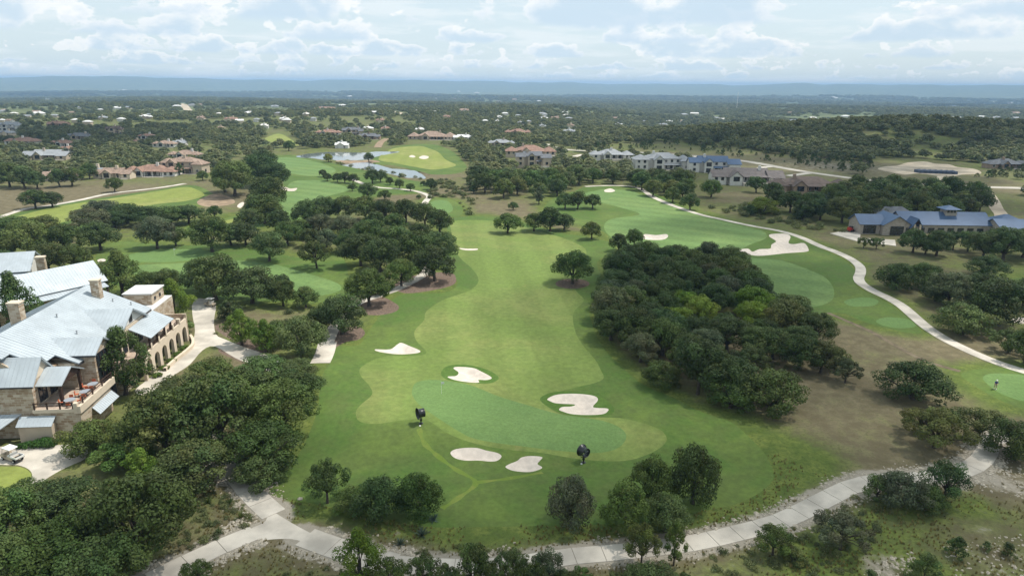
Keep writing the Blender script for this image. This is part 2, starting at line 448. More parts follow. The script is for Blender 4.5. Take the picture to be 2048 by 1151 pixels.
region('bunker_lip', M_lip, 4, [(1080, 799), (1092, 788), (1120, 782), (1165, 784), (1205, 795), (1226, 812), (1226, 825), (1205, 832), (1170, 832), (1130, 827), (1100, 815)])
def bunker(pix, n=4): region('bunker', M_sand, 6, pix, 'bunker', n)
bunker([(751, 698), (780, 698), (795, 688), (803, 685), (818, 691), (839, 700), (836, 705), (803, 708), (777, 706), (755, 702)])
bunker([(895, 753), (912, 751), (917, 744), (907, 736), (915, 733), (945, 735), (962, 742), (983, 754), (975, 759), (957, 759), (958, 764), (940, 764), (913, 760)])
bunker([(1095, 797), (1108, 790), (1128, 787), (1160, 787), (1188, 791), (1196, 799), (1186, 812), (1194, 815), (1214, 816), (1216, 821), (1202, 828), (1149, 828), (1125, 822), (1118, 818), (1125, 813), (1143, 812), (1149, 808), (1114, 806), (1099, 801)])
bunker([(901, 906), (907, 899), (927, 895), (954, 895), (972, 900), (995, 905), (1003, 912), (995, 920), (981, 922), (957, 920), (930, 920), (910, 915)])
bunker([(1011, 933), (1019, 927), (1034, 921), (1043, 914), (1060, 911), (1084, 913), (1080, 920), (1075, 927), (1084, 933), (1081, 937), (1066, 942), (1049, 943), (1025, 940)])
bunker([(918, 496), (935, 497), (955, 497), (952, 500), (930, 500)])
for pix in ([(838, 856), (848, 884), (872, 908), (912, 938), (952, 964), (918, 994), (884, 1016)], [(952, 964), (1010, 957), (1085, 944)]):
    c_ = catmull([ground(*p)[:2] for p in pix], 5, False); t_ = np.gradient(c_, axis=0); t_ /= np.linalg.norm(t_, axis=1)[:, None]; n_ = np.c_[t_[:, 1], -t_[:, 0]]; wv = (.34 + .12 * np.sin(np.arange(len(c_)) * 1.3))[:, None]
    REG.append(('lush_strip', M_tall, 2.5, np.concatenate([c_ + n_ * wv, (c_ - n_ * wv)[::-1]]), ''))
# right hole
region('rough', M_rough, 1, [(1100, 402), (1150, 382), (1180, 373), (1265, 375), (1330, 396), (1400, 426), (1500, 452), (1590, 472), (1640, 497), (1690, 521), (1712, 546), (1712, 572), (1760, 597), (1806, 627), (1842, 660), (1825, 666), (1770, 655), (1720, 640), (1680, 625), (1600, 627), (1480, 605), (1300, 525), (1230, 492), (1205, 462), (1130, 441), (1090, 421)])
region('fairway', M_fairR, 2, [(1185, 384), (1215, 378), (1262, 382), (1300, 397), (1360, 418), (1420, 437), (1500, 455), (1528, 463), (1532, 476), (1500, 489), (1478, 503), (1490, 514), (1560, 520), (1620, 540), (1652, 556), (1668, 580), (1660, 603), (1612, 614), (1540, 603), (1420, 560), (1290, 512), (1232, 482), (1208, 456), (1222, 438), (1280, 428), (1230, 412), (1190, 400)])
region('putting_green', M_green, 3, [(1163, 392), (1180, 383), (1205, 383), (1222, 390), (1215, 398), (1185, 401)])
bunker([(1478, 500), (1496, 497), (1505, 503), (1519, 498), (1540, 497), (1543, 489), (1552, 482), (1539, 473), (1542, 468), (1570, 467), (1581, 473), (1577, 485), (1587, 488), (1608, 486), (1617, 498), (1612, 503), (1573, 506), (1525, 511), (1499, 509)])
bunker([(1285, 475), (1290, 468), (1312, 470), (1332, 468), (1336, 473), (1325, 479), (1295, 479)])
bunker([(1208, 381), (1214, 378), (1222, 377), (1230, 381), (1224, 384), (1212, 384)])
region('tee', M_green, 3, [(1688, 603), (1708, 596), (1740, 595), (1757, 602), (1745, 611), (1705, 612)])
region('tee', M_green, 3, [(1752, 641), (1775, 634), (1815, 638), (1832, 651), (1805, 656), (1768, 651)])
region('rough', M_rough, 1, [(1922, 748), (1955, 738), (2010, 736), (2100, 745), (2130, 800), (2060, 818), (1995, 797), (1945, 768)])
region('putting_green', M_green, 3, [(1966, 754), (1990, 746), (2060, 752), (2100, 780), (2060, 802), (2010, 790), (1980, 772)])
region('rough', M_rough, 1, [(1945, 576), (1990, 560), (2120, 555), (2130, 590), (2000, 596)])
region('fairway', M_fairR, 2, [(1985, 580), (2020, 568), (2110, 565), (2110, 585), (2010, 590)])
bunker([(2022, 640), (2040, 634), (2065, 636), (2060, 646), (2035, 646)])
# holes on the left
region('rough', M_rough, 1, [(-40, 452), (60, 420), (160, 402), (290, 383), (380, 370), (424, 386), (424, 404), (350, 420), (250, 438), (100, 472), (-40, 490)])
region('fairway', M_fairY, 2, [(-40, 458), (50, 428), (150, 407), (280, 388), (365, 374), (395, 380), (408, 391), (370, 402), (300, 410), (200, 428), (100, 450), (-40, 478)])
region('rough', M_rough, 1, [(195, 505), (240, 483), (330, 490), (420, 490), (520, 500), (600, 515), (680, 512), (700, 560), (716, 588), (690, 602), (600, 604), (480, 600), (350, 590), (230, 570), (200, 540)])
region('fairway', M_fairR, 2, [(270, 532), (350, 526), (450, 520), (540, 527), (610, 545), (660, 560), (682, 572), (672, 584), (610, 592), (480, 580), (340, 565), (275, 552)])
region('putting_green', M_green, 3, [(258, 510), (300, 501), (350, 498), (405, 500), (428, 510), (395, 519), (330, 524), (270, 522)])
bunker([(407, 517), (425, 516), (450, 516), (440, 520), (417, 520)])
bunker([(196, 519), (206, 517), (212, 520), (205, 524), (196, 523)])
region('rough', M_rough, 1, [(370, 455), (430, 440), (500, 428), (520, 440), (470, 452), (400, 462)])
region('fairway', M_fairY, 2, [(395, 454), (440, 443), (495, 433), (505, 440), (460, 449), (410, 458)])
region('rough', M_rough, 1, [(508, 330), (530, 315), (590, 310), (640, 321), (700, 334), (760, 348), (830, 362), (866, 366), (850, 384), (760, 390), (715, 402), (660, 412), (620, 432), (560, 447), (490, 456), (478, 440), (545, 408), (565, 380), (560, 352)])
region('fairway', M_fairR, 2, [(522, 326), (545, 317), (590, 315), (640, 326), (672, 340), (650, 350), (620, 352), (590, 348), (560, 342)])
region('fairway', M_fairR, 2, [(580, 366), (610, 360), (650, 362), (690, 373), (696, 381), (650, 394), (628, 414), (585, 430), (540, 440), (530, 432), (560, 412), (568, 390)])
bunker([(558, 377), (568, 373), (580, 377), (594, 376), (588, 382), (568, 381)])
bunker([(474, 412), (480, 406), (488, 404), (486, 412), (480, 416)])
region('rough', M_rough, 1, [(742, 324), (775, 301), (800, 292), (860, 288), (900, 300), (932, 330), (920, 345), (868, 349), (838, 342), (790, 331)])
region('fairway', M_fairY, 2, [(757, 318), (783, 298), (837, 292), (872, 302), (890, 318), (912, 331), (870, 339), (837, 335), (790, 326)])
bunker([(838, 315), (846, 311), (857, 313), (855, 317), (845, 318)])
bunker([(818, 313), (824, 310), (831, 313), (826, 315)])
region('rough', M_rough, 1, [(852, 402), (870, 396), (900, 398), (925, 415), (918, 432), (880, 430), (860, 418)])
region('tee', M_green, 3, [(862, 405), (878, 400), (896, 402), (906, 418), (895, 426), (872, 423)])
region('fairway', M_fairY, 2, [(530, 277), (552, 268), (568, 270), (590, 284), (602, 290), (570, 292), (545, 285)])
# water, mulch, lawn, bare earth
region('pond', M_water, 7, [(591, 311), (632, 304), (673, 302), (728, 304), (755, 302), (799, 302), (777, 307), (750, 312), (742, 317), (673, 319), (632, 316)], 'pond')
region('pond', M_water, 7, [(682, 327), (728, 323), (753, 327), (783, 335), (827, 339), (846, 347), (850, 354), (824, 354), (791, 348), (755, 340), (714, 335)], 'pond')
for pix in ([(700, 598), (720, 590), (760, 592), (786, 603), (798, 614), (788, 624), (755, 630), (718, 626), (704, 612)],
            [(786, 574), (802, 560), (850, 546), (900, 545), (912, 556), (905, 570), (860, 581), (810, 586)],
            [(650, 686), (670, 660), (712, 652), (730, 664), (718, 678), (690, 684), (660, 700)], ell(1145, 567, 34, 10),
            [(438, 692), (456, 682), (490, 700), (524, 716), (500, 730), (470, 718), (440, 705)], [(430, 655), (445, 650), (520, 690), (530, 705), (500, 700), (450, 672)]):
    region('mulch_bed', M_mulch, 3, pix)
region('lawn', M_fairY, 3, [(-60, 925), (0, 932), (35, 932), (56, 940), (62, 953), (45, 967), (0, 988), (-70, 1010)])
region('construction_pad', M_caliche, 3, [(1756, 338), (1768, 333), (1795, 331), (1815, 325), (1850, 323), (1870, 327), (1900, 329), (1915, 334), (1950, 338), (1962, 347), (1925, 349), (1895, 354), (1840, 347), (1810, 349), (1785, 345)])
region('bare_earth', M_dirt, 2, [(395, 402), (425, 388), (455, 392), (470, 405), (440, 412), (405, 412)])
region('dam_bank', M_dirt, 2, [(672, 321), (720, 321), (745, 320), (760, 324), (735, 325), (690, 326)])

PATHS = {   # pixel centre lines and widths in metres
    'low': ([(788, 1127), (860, 1132), (950, 1134), (1050, 1126), (1130, 1113), (1250, 1102), (1380, 1086), (1480, 1064), (1560, 1042), (1610, 1019), (1660, 993), (1710, 970), (1770, 958), (1850, 955), (1915, 945), (1950, 930), (1972, 908), (1976, 888), (1990, 876), (2040, 866), (2120, 850)], 2.7),
    'low_a': ([(788, 1127), (730, 1113), (665, 1093), (610, 1073)], 3.3),
    'low_b': ([(300, 1160), (335, 1142), (400, 1112), (460, 1084), (510, 1064)], 2.9),
    'low_c': ([(548, 1028), (512, 995), (488, 968), (470, 945), (440, 920), (400, 880)], 3.0),
    'right': ([(1170, 373), (1265, 373), (1310, 396), (1390, 426), (1440, 438), (1500, 451), (1560, 462), (1600, 474), (1640, 492), (1670, 503), (1700, 517), (1719, 532), (1721, 545), (1717, 556), (1723, 567), (1745, 581), (1779, 597), (1804, 612), (1825, 630), (1856, 656), (1896, 681), (1948, 706), (2000, 727), (2060, 746)], 2.7),
    'left': ([(-60, 452), (0, 434), (50, 418), (100, 411), (160, 400), (215, 388), (290, 379), (370, 367)], 2.8),
    'middle': ([(655, 685), (668, 655), (690, 628), (715, 606), (760, 590), (800, 575), (845, 550), (862, 520), (856, 490), (852, 470), (850, 452)], 2.6),
    'tee_path': ([(690, 352), (740, 372), (800, 378), (835, 383), (858, 392), (852, 402), (848, 410)], 2.8),
    'drive_path': ([(640, 726), (650, 705), (655, 685)], 3.6),
}
DRIVE = [(398, 596), (418, 600), (432, 610), (428, 640), (432, 668), (450, 678), (490, 694), (530, 708), (570, 730), (560, 748), (520, 735), (470, 715), (430, 692), (405, 700), (380, 728), (350, 748), (320, 770), (290, 790), (270, 780), (300, 755), (330, 730), (362, 705), (383, 685), (390, 660), (385, 630), (385, 605)]
COURT = [(-60, 985), (0, 992), (45, 970), (64, 953), (58, 938), (35, 929), (0, 928), (-60, 915), (-60, 895), (20, 892), (90, 890), (150, 888), (172, 892), (172, 915), (130, 935), (95, 955), (70, 975), (20, 1003), (-60, 1030)]
region('driveway', M_concrete, 5, DRIVE, n=3)
region('service_court', M_concrete, 5, COURT, n=3)
region('path_junction', M_concrete, 5, [(500, 1058), (528, 1044), (534, 1030), (528, 1012), (556, 1028), (600, 1054), (650, 1078), (690, 1090), (668, 1106), (620, 1087), (585, 1077), (550, 1077), (515, 1078)], n=3)
PATHG = {k: (catmull([ground(*p)[:2] for p in pix], 8, False), wd) for k, (pix, wd) in PATHS.items()}

def seg_dist(x, y, line, closed=False):
    line = np.asarray(line); d = np.full(np.shape(x), 1e9)
    m = len(line)
    for i in range(m if closed else m - 1):
        a, b = line[i], line[(i + 1) % m]; ab = b - a; L = max(float(ab @ ab), 1e-9)
        t = np.clip(((x - a[0]) * ab[0] + (y - a[1]) * ab[1]) / L, 0, 1)
        d = np.minimum(d, np.hypot(x - a[0] - t * ab[0], y - a[1] - t * ab[1]))
    return d

def build_terrain():
    pts = []
    d = 24.0
    while d < 19000:
        step = .018 if d < 700 else (.03 if d < 4000 else .06)
        half = max(150.0, d * 1.25); nx = int(2 * half / max(d, 60) / (step * 1.15))
        nx = min(nx, 150)
        xs = np.linspace(-half, half, nx)
        pts.append(np.c_[xs + rng.uniform(-.2, .2, nx) * (xs[1] - xs[0]), np.full(nx, d) + rng.uniform(-.2, .2, nx) * d * step])
        d *= 1 + step
    for yy in (-300, -150, -60, -10): pts.append(np.c_[np.linspace(-600, 600, 12), np.full(12, float(yy))])
    for nm, mt, pr, poly, what in REG:
        if what == 'bunker' or pr == 4:
            lo, hi = poly.min(0), poly.max(0); st = max(.7, (hi - lo).max() / 16)
            gx, gy = np.meshgrid(np.arange(lo[0], hi[0], st), np.arange(lo[1], hi[1], st)); gx, gy = gx.ravel(), gy.ravel()
            k = inside(poly, gx, gy); pts.append(np.c_[gx[k], gy[k]])
    pts = np.concatenate(pts)
    verts = [Vector(p) for p in pts]; faces = []
    for r in REG:
        o = len(verts); verts += [Vector(p) for p in r[3]]; faces.append(list(range(o, o + len(r[3]))))
    vo, eo, fo, ov, oe, of = delaunay_2d_cdt(verts, [], faces, 0, 1e-4)
    V = np.array([(v.x, v.y) for v in vo]); x, y = V[:, 0], V[:, 1]
    z = height(x, y)
    for r in REG:
        if r[4] == 'bunker':
            lo, hi = r[3].min(0) - .1, r[3].max(0) + .1
            k = np.where((x > lo[0]) & (x < hi[0]) & (y > lo[1]) & (y < hi[1]))[0]
            k = k[inside(r[3], x[k], y[k])]
            dd = seg_dist(x[k], y[k], r[3], True)
            z[k] -= .7 * smooth(dd / max(.8, .02 * math.hypot(*r[3].mean(0))))
        if r[4] == 'pond':
            lo, hi = r[3].min(0) - 1, r[3].max(0) + 1
            k = np.where((x > lo[0]) & (x < hi[0]) & (y > lo[1]) & (y < hi[1]))[0]
            k = k[inside(r[3], x[k], y[k]) | (seg_dist(x[k], y[k], r[3], True) < .02)]
            z[k] = hz(*r[3].mean(0)) - .6
    # ground cover: r greenness, g bare limestone, b wooded distance
    rr = np.hypot(x, y)
    g = np.full(len(x), .55); rk = np.zeros(len(x))
    for px, py, rad, gv, rv in [(1650, 800, 22, .30, .02), (1560, 770, 14, .32, 0), (1800, 880, 18, .32, .05), (1900, 700, 22, .3, 0), (1700, 660, 14, .3, 0), (1590, 930, 7, 1.0, 0), (1530, 900, 4, .95, 0),
                                (1850, 1050, 8, .95, 0), (1640, 1090, 9, .8, 0), (1740, 1040, 8, .8, .1), (1990, 1100, 8, .5, .26), (1770, 1140, 3, .5, .5), (2010, 965, 5, .35, .42), (1940, 1010, 3, .8, .2), (550, 1115, 9, .55, .12),
                                (430, 1045, 5, .4, .1), (790, 1105, 5, .4, .35), (700, 1050, 5, .4, .2), (1450, 1130, 8, .5, .2), (1120, 430, 25, .2, 0), (900, 390, 30, .35, 0), (960, 425, 25, .3, 0), (800, 390, 20, .2, .1), (700, 395, 25, .3, .05),
                                (60, 400, 45, .12, 0), (250, 395, 30, .15, 0), (430, 400, 18, .05, .1), (1500, 400, 25, .35, 0), (1600, 450, 25, .55, 0), (1750, 480, 25, .42, 0), (1850, 560, 25, .4, 0), (1420, 320, 60, .35, .1),
                                (1550, 330, 60, .4, .15), (1700, 335, 50, .38, .35), (1950, 370, 50, .4, .1), (450, 740, 8, .2, .1), (500, 640, 10, .4, .1), (1250, 690, 6, .2, .05), (1280, 740, 5, .3, .05), (1450, 700, 20, .3, 0), (870, 350, 20, .25, .1)]:
        c = ground(px, py); wgt = np.exp(-((x - c[0]) ** 2 + (y - c[1]) ** 2) / rad ** 2)
        g += (gv - g) * wgt; rk += (rv - rk) * wgt
    k = np.where((rr < 170) & (y > 40))[0]
    for nm in ('low', 'low_a', 'low_b', 'low_c'):
        line, wd = PATHG[nm]; dd = seg_dist(x[k], y[k], line) - wd / 2
        rk[k] = np.maximum(rk[k], .62 * np.exp(-(np.clip(dd, 0, 99) / 1.3) ** 2)); g[k] -= .25 * np.exp(-(np.clip(dd, 0, 99) / 2.5) ** 2)
    k = np.where((rr < 330) & (y > 40))[0]
    for r in REG:
        if r[0] == 'rough':
            dd = seg_dist(x[k], y[k], r[3], True); g[k] += (.85 - g[k]) * .8 * np.exp(-(dd / 4.5) ** 2)
    b = smooth((rr - 900) / 1500)
    cov = np.c_[np.clip(g, 0, 1), np.clip(rk, 0, 1), b, np.ones(len(x))]
    # sort triangles by the topmost polygon that holds them
    T = np.array(fo); cx, cy = x[T].mean(1), y[T].mean(1); best = np.full(len(T), -1); bp = np.zeros(len(T))
    for i, r in enumerate(REG):
        lo, hi = r[3].min(0), r[3].max(0)
        k = np.where((cx > lo[0]) & (cx < hi[0]) & (cy > lo[1]) & (cy < hi[1]))[0]
        k = k[inside(r[3], cx[k], cy[k])]; k = k[bp[k] < r[2]]
        best[k] = i; bp[k] = r[2]
    bins = {int(i): T[best == i] for i in np.unique(best)}
    for rid in sorted(bins):
        fl = bins[rid]; used, inv = np.unique(fl.ravel(), return_inverse=True)
        me = bpy.data.meshes.new('ground' if rid < 0 else REG[rid][0])
        me.from_pydata(np.c_[x[used], y[used], z[used]].tolist(), [], inv.reshape(-1, 3).tolist())
        nz = np.zeros(len(me.polygons) * 3); me.polygons.foreach_get('normal', nz)
        if nz.reshape(-1, 3)[:, 2].mean() < 0: me.flip_normals()
        me.polygons.foreach_set('use_smooth', [True] * len(me.polygons))
        me.materials.append(M_ground if rid < 0 else REG[rid][1])
        if rid < 0:
            at = me.attributes.new('cover', 'FLOAT_COLOR', 'POINT'); at.data.foreach_set('color', cov[used].ravel())
        tag(link('ground' if rid < 0 else REG[rid][0], me), kind='structure')
build_terrain()

# ------------------------------------------------------------------ paths and roads
def ribbon(line, wd, z0=.05, thick=.16):
    line = np.asarray(line); t = np.gradient(line, axis=0); t /= np.linalg.norm(t, axis=1)[:, None] + 1e-9
    nrm = np.c_[t[:, 1], -t[:, 0]]; mb = MB(); vs = []
    for i in range(len(line)):
        for s in (-.5, -.5, 0, .5, .5):
            p = line[i] + nrm[i] * wd * s; vs.append([p[0], p[1], hz(*p) + z0])
        vs[-5][2] -= thick; vs[-1][2] -= thick
    fs = [(5 * i + k, 5 * i + k + 1, 5 * i + 5 + k + 1, 5 * i + 5 + k) for i in range(len(line) - 1) for k in range(4)]
    return mb.add(vs, fs)
def resample(line, step):
    line = np.asarray(line); s = np.r_[0, np.cumsum(np.hypot(*np.diff(line, axis=0).T))]
    n = max(2, int(s[-1] / step) + 1); u = np.linspace(0, s[-1], n)
    return np.c_[np.interp(u, s, line[:, 0]), np.interp(u, s, line[:, 1])]
for nm in ('low', 'low_a', 'low_b', 'low_c'):           # near enough to show the joints: slab by slab
    line, wd = PATHG[nm]
    root = link('cart_path', None); tag(root, kind='structure')
    pl = resample(line, 3.3)
    for a, b in zip(pl[:-1], pl[1:]):
        e = (b - a) / np.linalg.norm(b - a) * .035
        sub = np.array([a + e, (a + b) / 2, b - e]) if len(pl) > 2 else np.array([a, b])
        t = np.gradient(pl, axis=0)
        ia = int(np.argmin(np.hypot(*(pl - a).T))); ib = min(ia + 1, len(pl) - 1)
        na = np.array([t[ia][1], -t[ia][0]]) / np.linalg.norm(t[ia]); nb = np.array([t[ib][1], -t[ib][0]]) / np.linalg.norm(t[ib])
        q = []
        for p, n_ in ((a + e, na), (b - e, nb)): q.append([p - n_ * wd / 2, p + n_ * wd / 2])
        top = [q[0][0], q[0][1], q[1][1], q[1][0]]
        MB().slab([(p[0], p[1], hz(*p) + .05) for p in top], .2).build('slab', M_concrete, root)
for nm in ('right', 'left', 'middle', 'tee_path', 'drive_path'):
    tag(ribbon(resample(PATHG[nm][0], 2.5), PATHG[nm][1], .07).build('cart_path', M_concrete), kind='structure')
tag(ribbon(resample(catmull([ground(*p)[:2] for p in [(1655, 625), (1690, 640), (1740, 662), (1790, 690), (1830, 712), (1870, 728), (1920, 742)]], 6, False), 2.5), 1.15, .02).build('dirt_track', material('trail_earth', (.155, .125, .082), .95, .3, .5, .1)), kind='structure')
ROADS = [([(1092, 288), (1105, 293), (1130, 299), (1180, 302), (1280, 305), (1380, 311), (1440, 317), (1500, 324), (1560, 335), (1620, 345), (1700, 356), (1790, 365), (1880, 370), (1960, 374), (2120, 378)], 7, M_road),
         ([(1960, 374), (1980, 392), (1992, 415), (2003, 430), (2000, 445)], 5, M_caliche), ([(1880, 370), (1885, 358), (1888, 350)], 6, M_caliche),
         ([(1575, 352), (1598, 349), (1620, 346)], 5, M_concrete), ([(1120, 325), (1150, 322), (1148, 314), (1165, 309)], 5, M_concrete), ([(1515, 338), (1530, 334), (1545, 333)], 5, M_concrete), ([(1378, 318), (1392, 313)], 5, M_concrete),
         ([(362, 207), (372, 215), (380, 224), (378, 229)], 16, M_caliche), ([(380, 229), (420, 232), (470, 236)], 8, M_caliche), ([(785, 223), (800, 226), (815, 232), (852, 240)], 10, M_caliche),
         ([(935, 272), (960, 277), (985, 279)], 6, M_road), ([(120, 250), (200, 256), (300, 262), (390, 264)], 9, M_dirt), ([(755, 295), (762, 284), (775, 277)], 6, M_dirt), ([(1110, 268), (1140, 262), (1160, 258)], 6, M_caliche)]
ROADG = []
for pix, wd, mt in ROADS:
    ln = resample(catmull([ground(*p)[:2] for p in pix], 6, False), 6); ROADG.append((ln, wd))
    tag(ribbon(ln, wd, .12, .3).build('road', mt), kind='structure')

# ------------------------------------------------------------------ hills on the skyline
def skyline_hills(table, r0, depth, name, jitter=0.0):
    xs = np.linspace(-400, 2450, 220); ys = np.interp(xs, [a for a, b in table], [b for a, b in table])
    ys = ys + jitter * (np.sin(xs / 23.0) + .6 * np.sin(xs / 9.7 + 1) + .5 * np.sin(xs / 61.0 + 2))
    rows = 7; vs = []; mb = MB()
    for j in range(rows):
        u = j / (rows - 1)
        for px, py in zip(xs, ys):
            d = ray(px, py); hr = math.hypot(d[0], d[1]); top = CAM_H + d[2] / hr * r0
            r = r0 + (u - .5) * depth
            prof = smooth(1 - abs(u - .5) * 2)
            zz = -105 + (top + 105) * float(prof) + (0 if j in (0, 3, 6) else 14 * math.sin(px / 31 + j * 2))
            vs.append((d[0] / hr * r, d[1] / hr * r, zz))
    n = len(xs)
    fs = [(j * n + i, j * n + i + 1, (j + 1) * n + i + 1, (j + 1) * n + i) for j in range(rows - 1) for i in range(n - 1)]
    mb.add(vs, fs)
    me = mb.mesh(name, M_ground, True)
    at = me.attributes.new('cover', 'FLOAT_COLOR', 'POINT'); at.data.foreach_set('color', np.tile([.5, 0, 1, 1], (len(me.vertices), 1)).ravel().astype(np.float32))
    tag(link(name, me), kind='structure')
skyline_hills([(-400, 154), (0, 155), (120, 153), (210, 152.5), (330, 155), (450, 158.5), (600, 161.5), (660, 159.5), (800, 160.5), (960, 163), (1010, 163), (1022, 165), (1060, 163.5), (1085, 165.5), (1150, 164.5), (1180, 166.5), (1250, 169),
               (1330, 167.5), (1380, 169), (1430, 168.5), (1460, 170), (1560, 169), (1590, 165.5), (1610, 165.5), (1640, 169), (1800, 169.5), (1900, 170), (2048, 171), (2450, 174)], 13500, 9000, 'hills', .7)
# ------------------------------------------------------------------ tree prototypes
def leaf_cloud(name, mat, centers, radii, n_leaf, size, seed, up=.35, flat=.75, shell=.55):
    """leaf-sized faces spread through a set of clumps"""
    g = np.random.default_rng(seed); centers = np.asarray(centers, float); radii = np.asarray(radii, float)
    wgt = radii ** 2; idx = g.choice(len(radii), n_leaf, p=wgt / wgt.sum())
    d = g.normal(size=(n_leaf, 3)); d[:, 2] += up * .6; d /= np.linalg.norm(d, axis=1)[:, None]
    rad = radii[idx] * (shell + (1.08 - shell) * g.random(n_leaf) ** .6)
    pos = centers[idx] + d * rad[:, None] * np.array([1, 1, flat])
    nrm = d * 1.1 + g.normal(size=(n_leaf, 3)) * .42 + np.array([0, 0, up]); nrm /= np.linalg.norm(nrm, axis=1)[:, None]
    a = np.cross(nrm, g.normal(size=(n_leaf, 3))); a /= np.linalg.norm(a, axis=1)[:, None]; b = np.cross(nrm, a)
    s = size * g.uniform(.6, 1.35, n_leaf)[:, None]
    q = np.stack([pos - a * s * .55, pos - b * s * .36 + nrm * s * .06, pos + a * s * .55, pos + b * s * .36], 1).reshape(-1, 3)
    me = bpy.data.meshes.new(name)
    me.vertices.add(len(q)); me.vertices.foreach_set('co', q.ravel())
    me.loops.add(len(q)); me.loops.foreach_set('vertex_index', np.arange(len(q)))
    me.polygons.add(n_leaf); me.polygons.foreach_set('loop_start', np.arange(0, len(q), 4)); me.update(calc_edges=True)
    tint = np.clip(.5 + .22 * g.normal(size=len(radii))[idx] + .16 * g.normal(size=n_leaf), 0, 1); hue = np.clip(.5 + .25 * g.normal(size=len(radii))[idx], 0, 1)
    c = np.repeat(np.c_[tint, hue, tint, np.ones(n_leaf)], 4, 0)
    at = me.attributes.new('tint', 'FLOAT_COLOR', 'POINT'); at.data.foreach_set('color', c.ravel().astype(np.float32))
    me.materials.append(mat)
    return me

def tree_proto(seed, mat=None, n_leaf=9000, size=.26, kind='oak', clumps=34, limb_n=6):
    """crown and trunk meshes for a tree whose crown is 1 unit... 10 m wide"""
    g = random.Random(seed); mat = mat or M_leaf
    cs, rs = [], []
    if kind == 'oak': base, top, tr = 1.7, 7.4, 4.9
    elif kind == 'tall': base, top, tr = 1.6, 11.0, 4.6
    elif kind == 'open': base, top, tr = 1.9, 6.4, 5.0
    elif kind == 'low': base, top, tr = .5, 6.6, 4.8
    else: base, top, tr = .25, 8.2, 4.3        # juniper
    nc = clumps if kind != 'open' else int(clumps * .8)
    sq = 1 + g.uniform(-.12, .12)
    for i in range(nc):
        t = (i + .5) / nc; a = i * 2.39996 + g.uniform(-.5, .5)
        zz = t ** .85
        if kind in ('oak', 'open', 'low'): prof = math.sqrt(max(.03, 1 - (max(0, zz - .22) / .80) ** 2)) * (1 if zz > .2 else .72 + 1.3 * zz)
        elif kind == 'tall': prof = math.sin(min(1, zz * 1.05 + .12) * math.pi) ** .62 * .95 + .05
        else: prof = (1 - zz) ** .6 * .95 + .06
        rr = tr * .80 * prof * (g.uniform(.74, 1.12) if i % 4 else g.uniform(.25, .65))
        r = tr * g.uniform(.14, .29) * (1 if kind != 'open' else .82) * (1 if kind != 'juniper' else .9)
        cs.append((rr * math.cos(a) * sq, rr * math.sin(a) / sq, base + r * .5 + zz * (top - base - r * 1.1) + g.uniform(-.3, .3))); rs.append(r)
    crown = leaf_cloud('crown', mat, cs, rs, n_leaf, size, seed, flat=.78 if kind != 'tall' else .9, shell=.66)
    mb = MB()
    fork = Vector((g.uniform(-.2, .2), g.uniform(-.2, .2), base * .75 + .5))
    r0 = .34 if kind in ('oak', 'tall', 'low') else .24
    mb.tube([(0, 0, -.25), (0, 0, .12), fork * .55, fork], [r0 * 1.5, r0 * 1.15, r0 * .95, r0 * .85], 7)
    order = sorted(range(nc), key=lambda i: cs[i][2])
    picks = [order[int((k + .5) * nc / limb_n)] for k in range(limb_n)] if limb_n < nc else order
    for i in picks:
        c = Vector(cs[i]); mid = fork.lerp(c, .5) + Vector((g.uniform(-.4, .4), g.uniform(-.4, .4), g.uniform(-.1, .5)))
        mb.tube([fork - Vector((0, 0, .25)), fork.lerp(mid, .55), mid, c], [r0 * .6, r0 * .42, r0 * .3, r0 * .1], 5)
    return crown, mb.mesh('trunk', M_bark, True)

HI = {'oak': [tree_proto(s, None, 12000, .26, 'oak', 54, 9) for s in (1, 2, 3, 4, 5)],
      'open': [tree_proto(s, None, 7000, .25, 'open', 44, 16) for s in (11, 12, 13)],
      'low': [tree_proto(s, None, 11000, .25, 'low', 50, 7) for s in (41, 42)],
      'tall': [tree_proto(s, None, 10500, .27, 'tall', 52, 9) for s in (21, 22)],
      'juniper': [tree_proto(s, None, 5000, .30, 'juniper', 34, 4) for s in (31, 32)]}
MID = {'oak': [tree_proto(s, None, 5200, .38, 'oak', 42, 7) for s in (51, 52, 53, 54)],
       'open': [tree_proto(s, None, 3000, .40, 'open', 28, 10) for s in (61, 62)],
       'low': [tree_proto(s, None, 4200, .42, 'low', 30, 6) for s in (81, 82)],
       'tall': [tree_proto(s, None, 3600, .42, 'tall', 30, 6) for s in (71,)],
       'juniper': [tree_proto(s, None, 1600, .5, 'juniper', 20, 3) for s in (91, 92)]}
DARK = (.066, .100, .029); OLIVE = (.094, .120, .034); GREY = (.088, .108, .054); BRIGHT = (.115, .185, .024); MIDG = (.078, .122, .030); LIME = (.17, .21, .032)
NAMES = {'oak': 'oak_tree', 'open': 'oak_tree', 'low': 'scrub_oak', 'tall': 'elm_tree', 'juniper': 'juniper_bush'}
TREES = []        # placed individuals: used for spacing
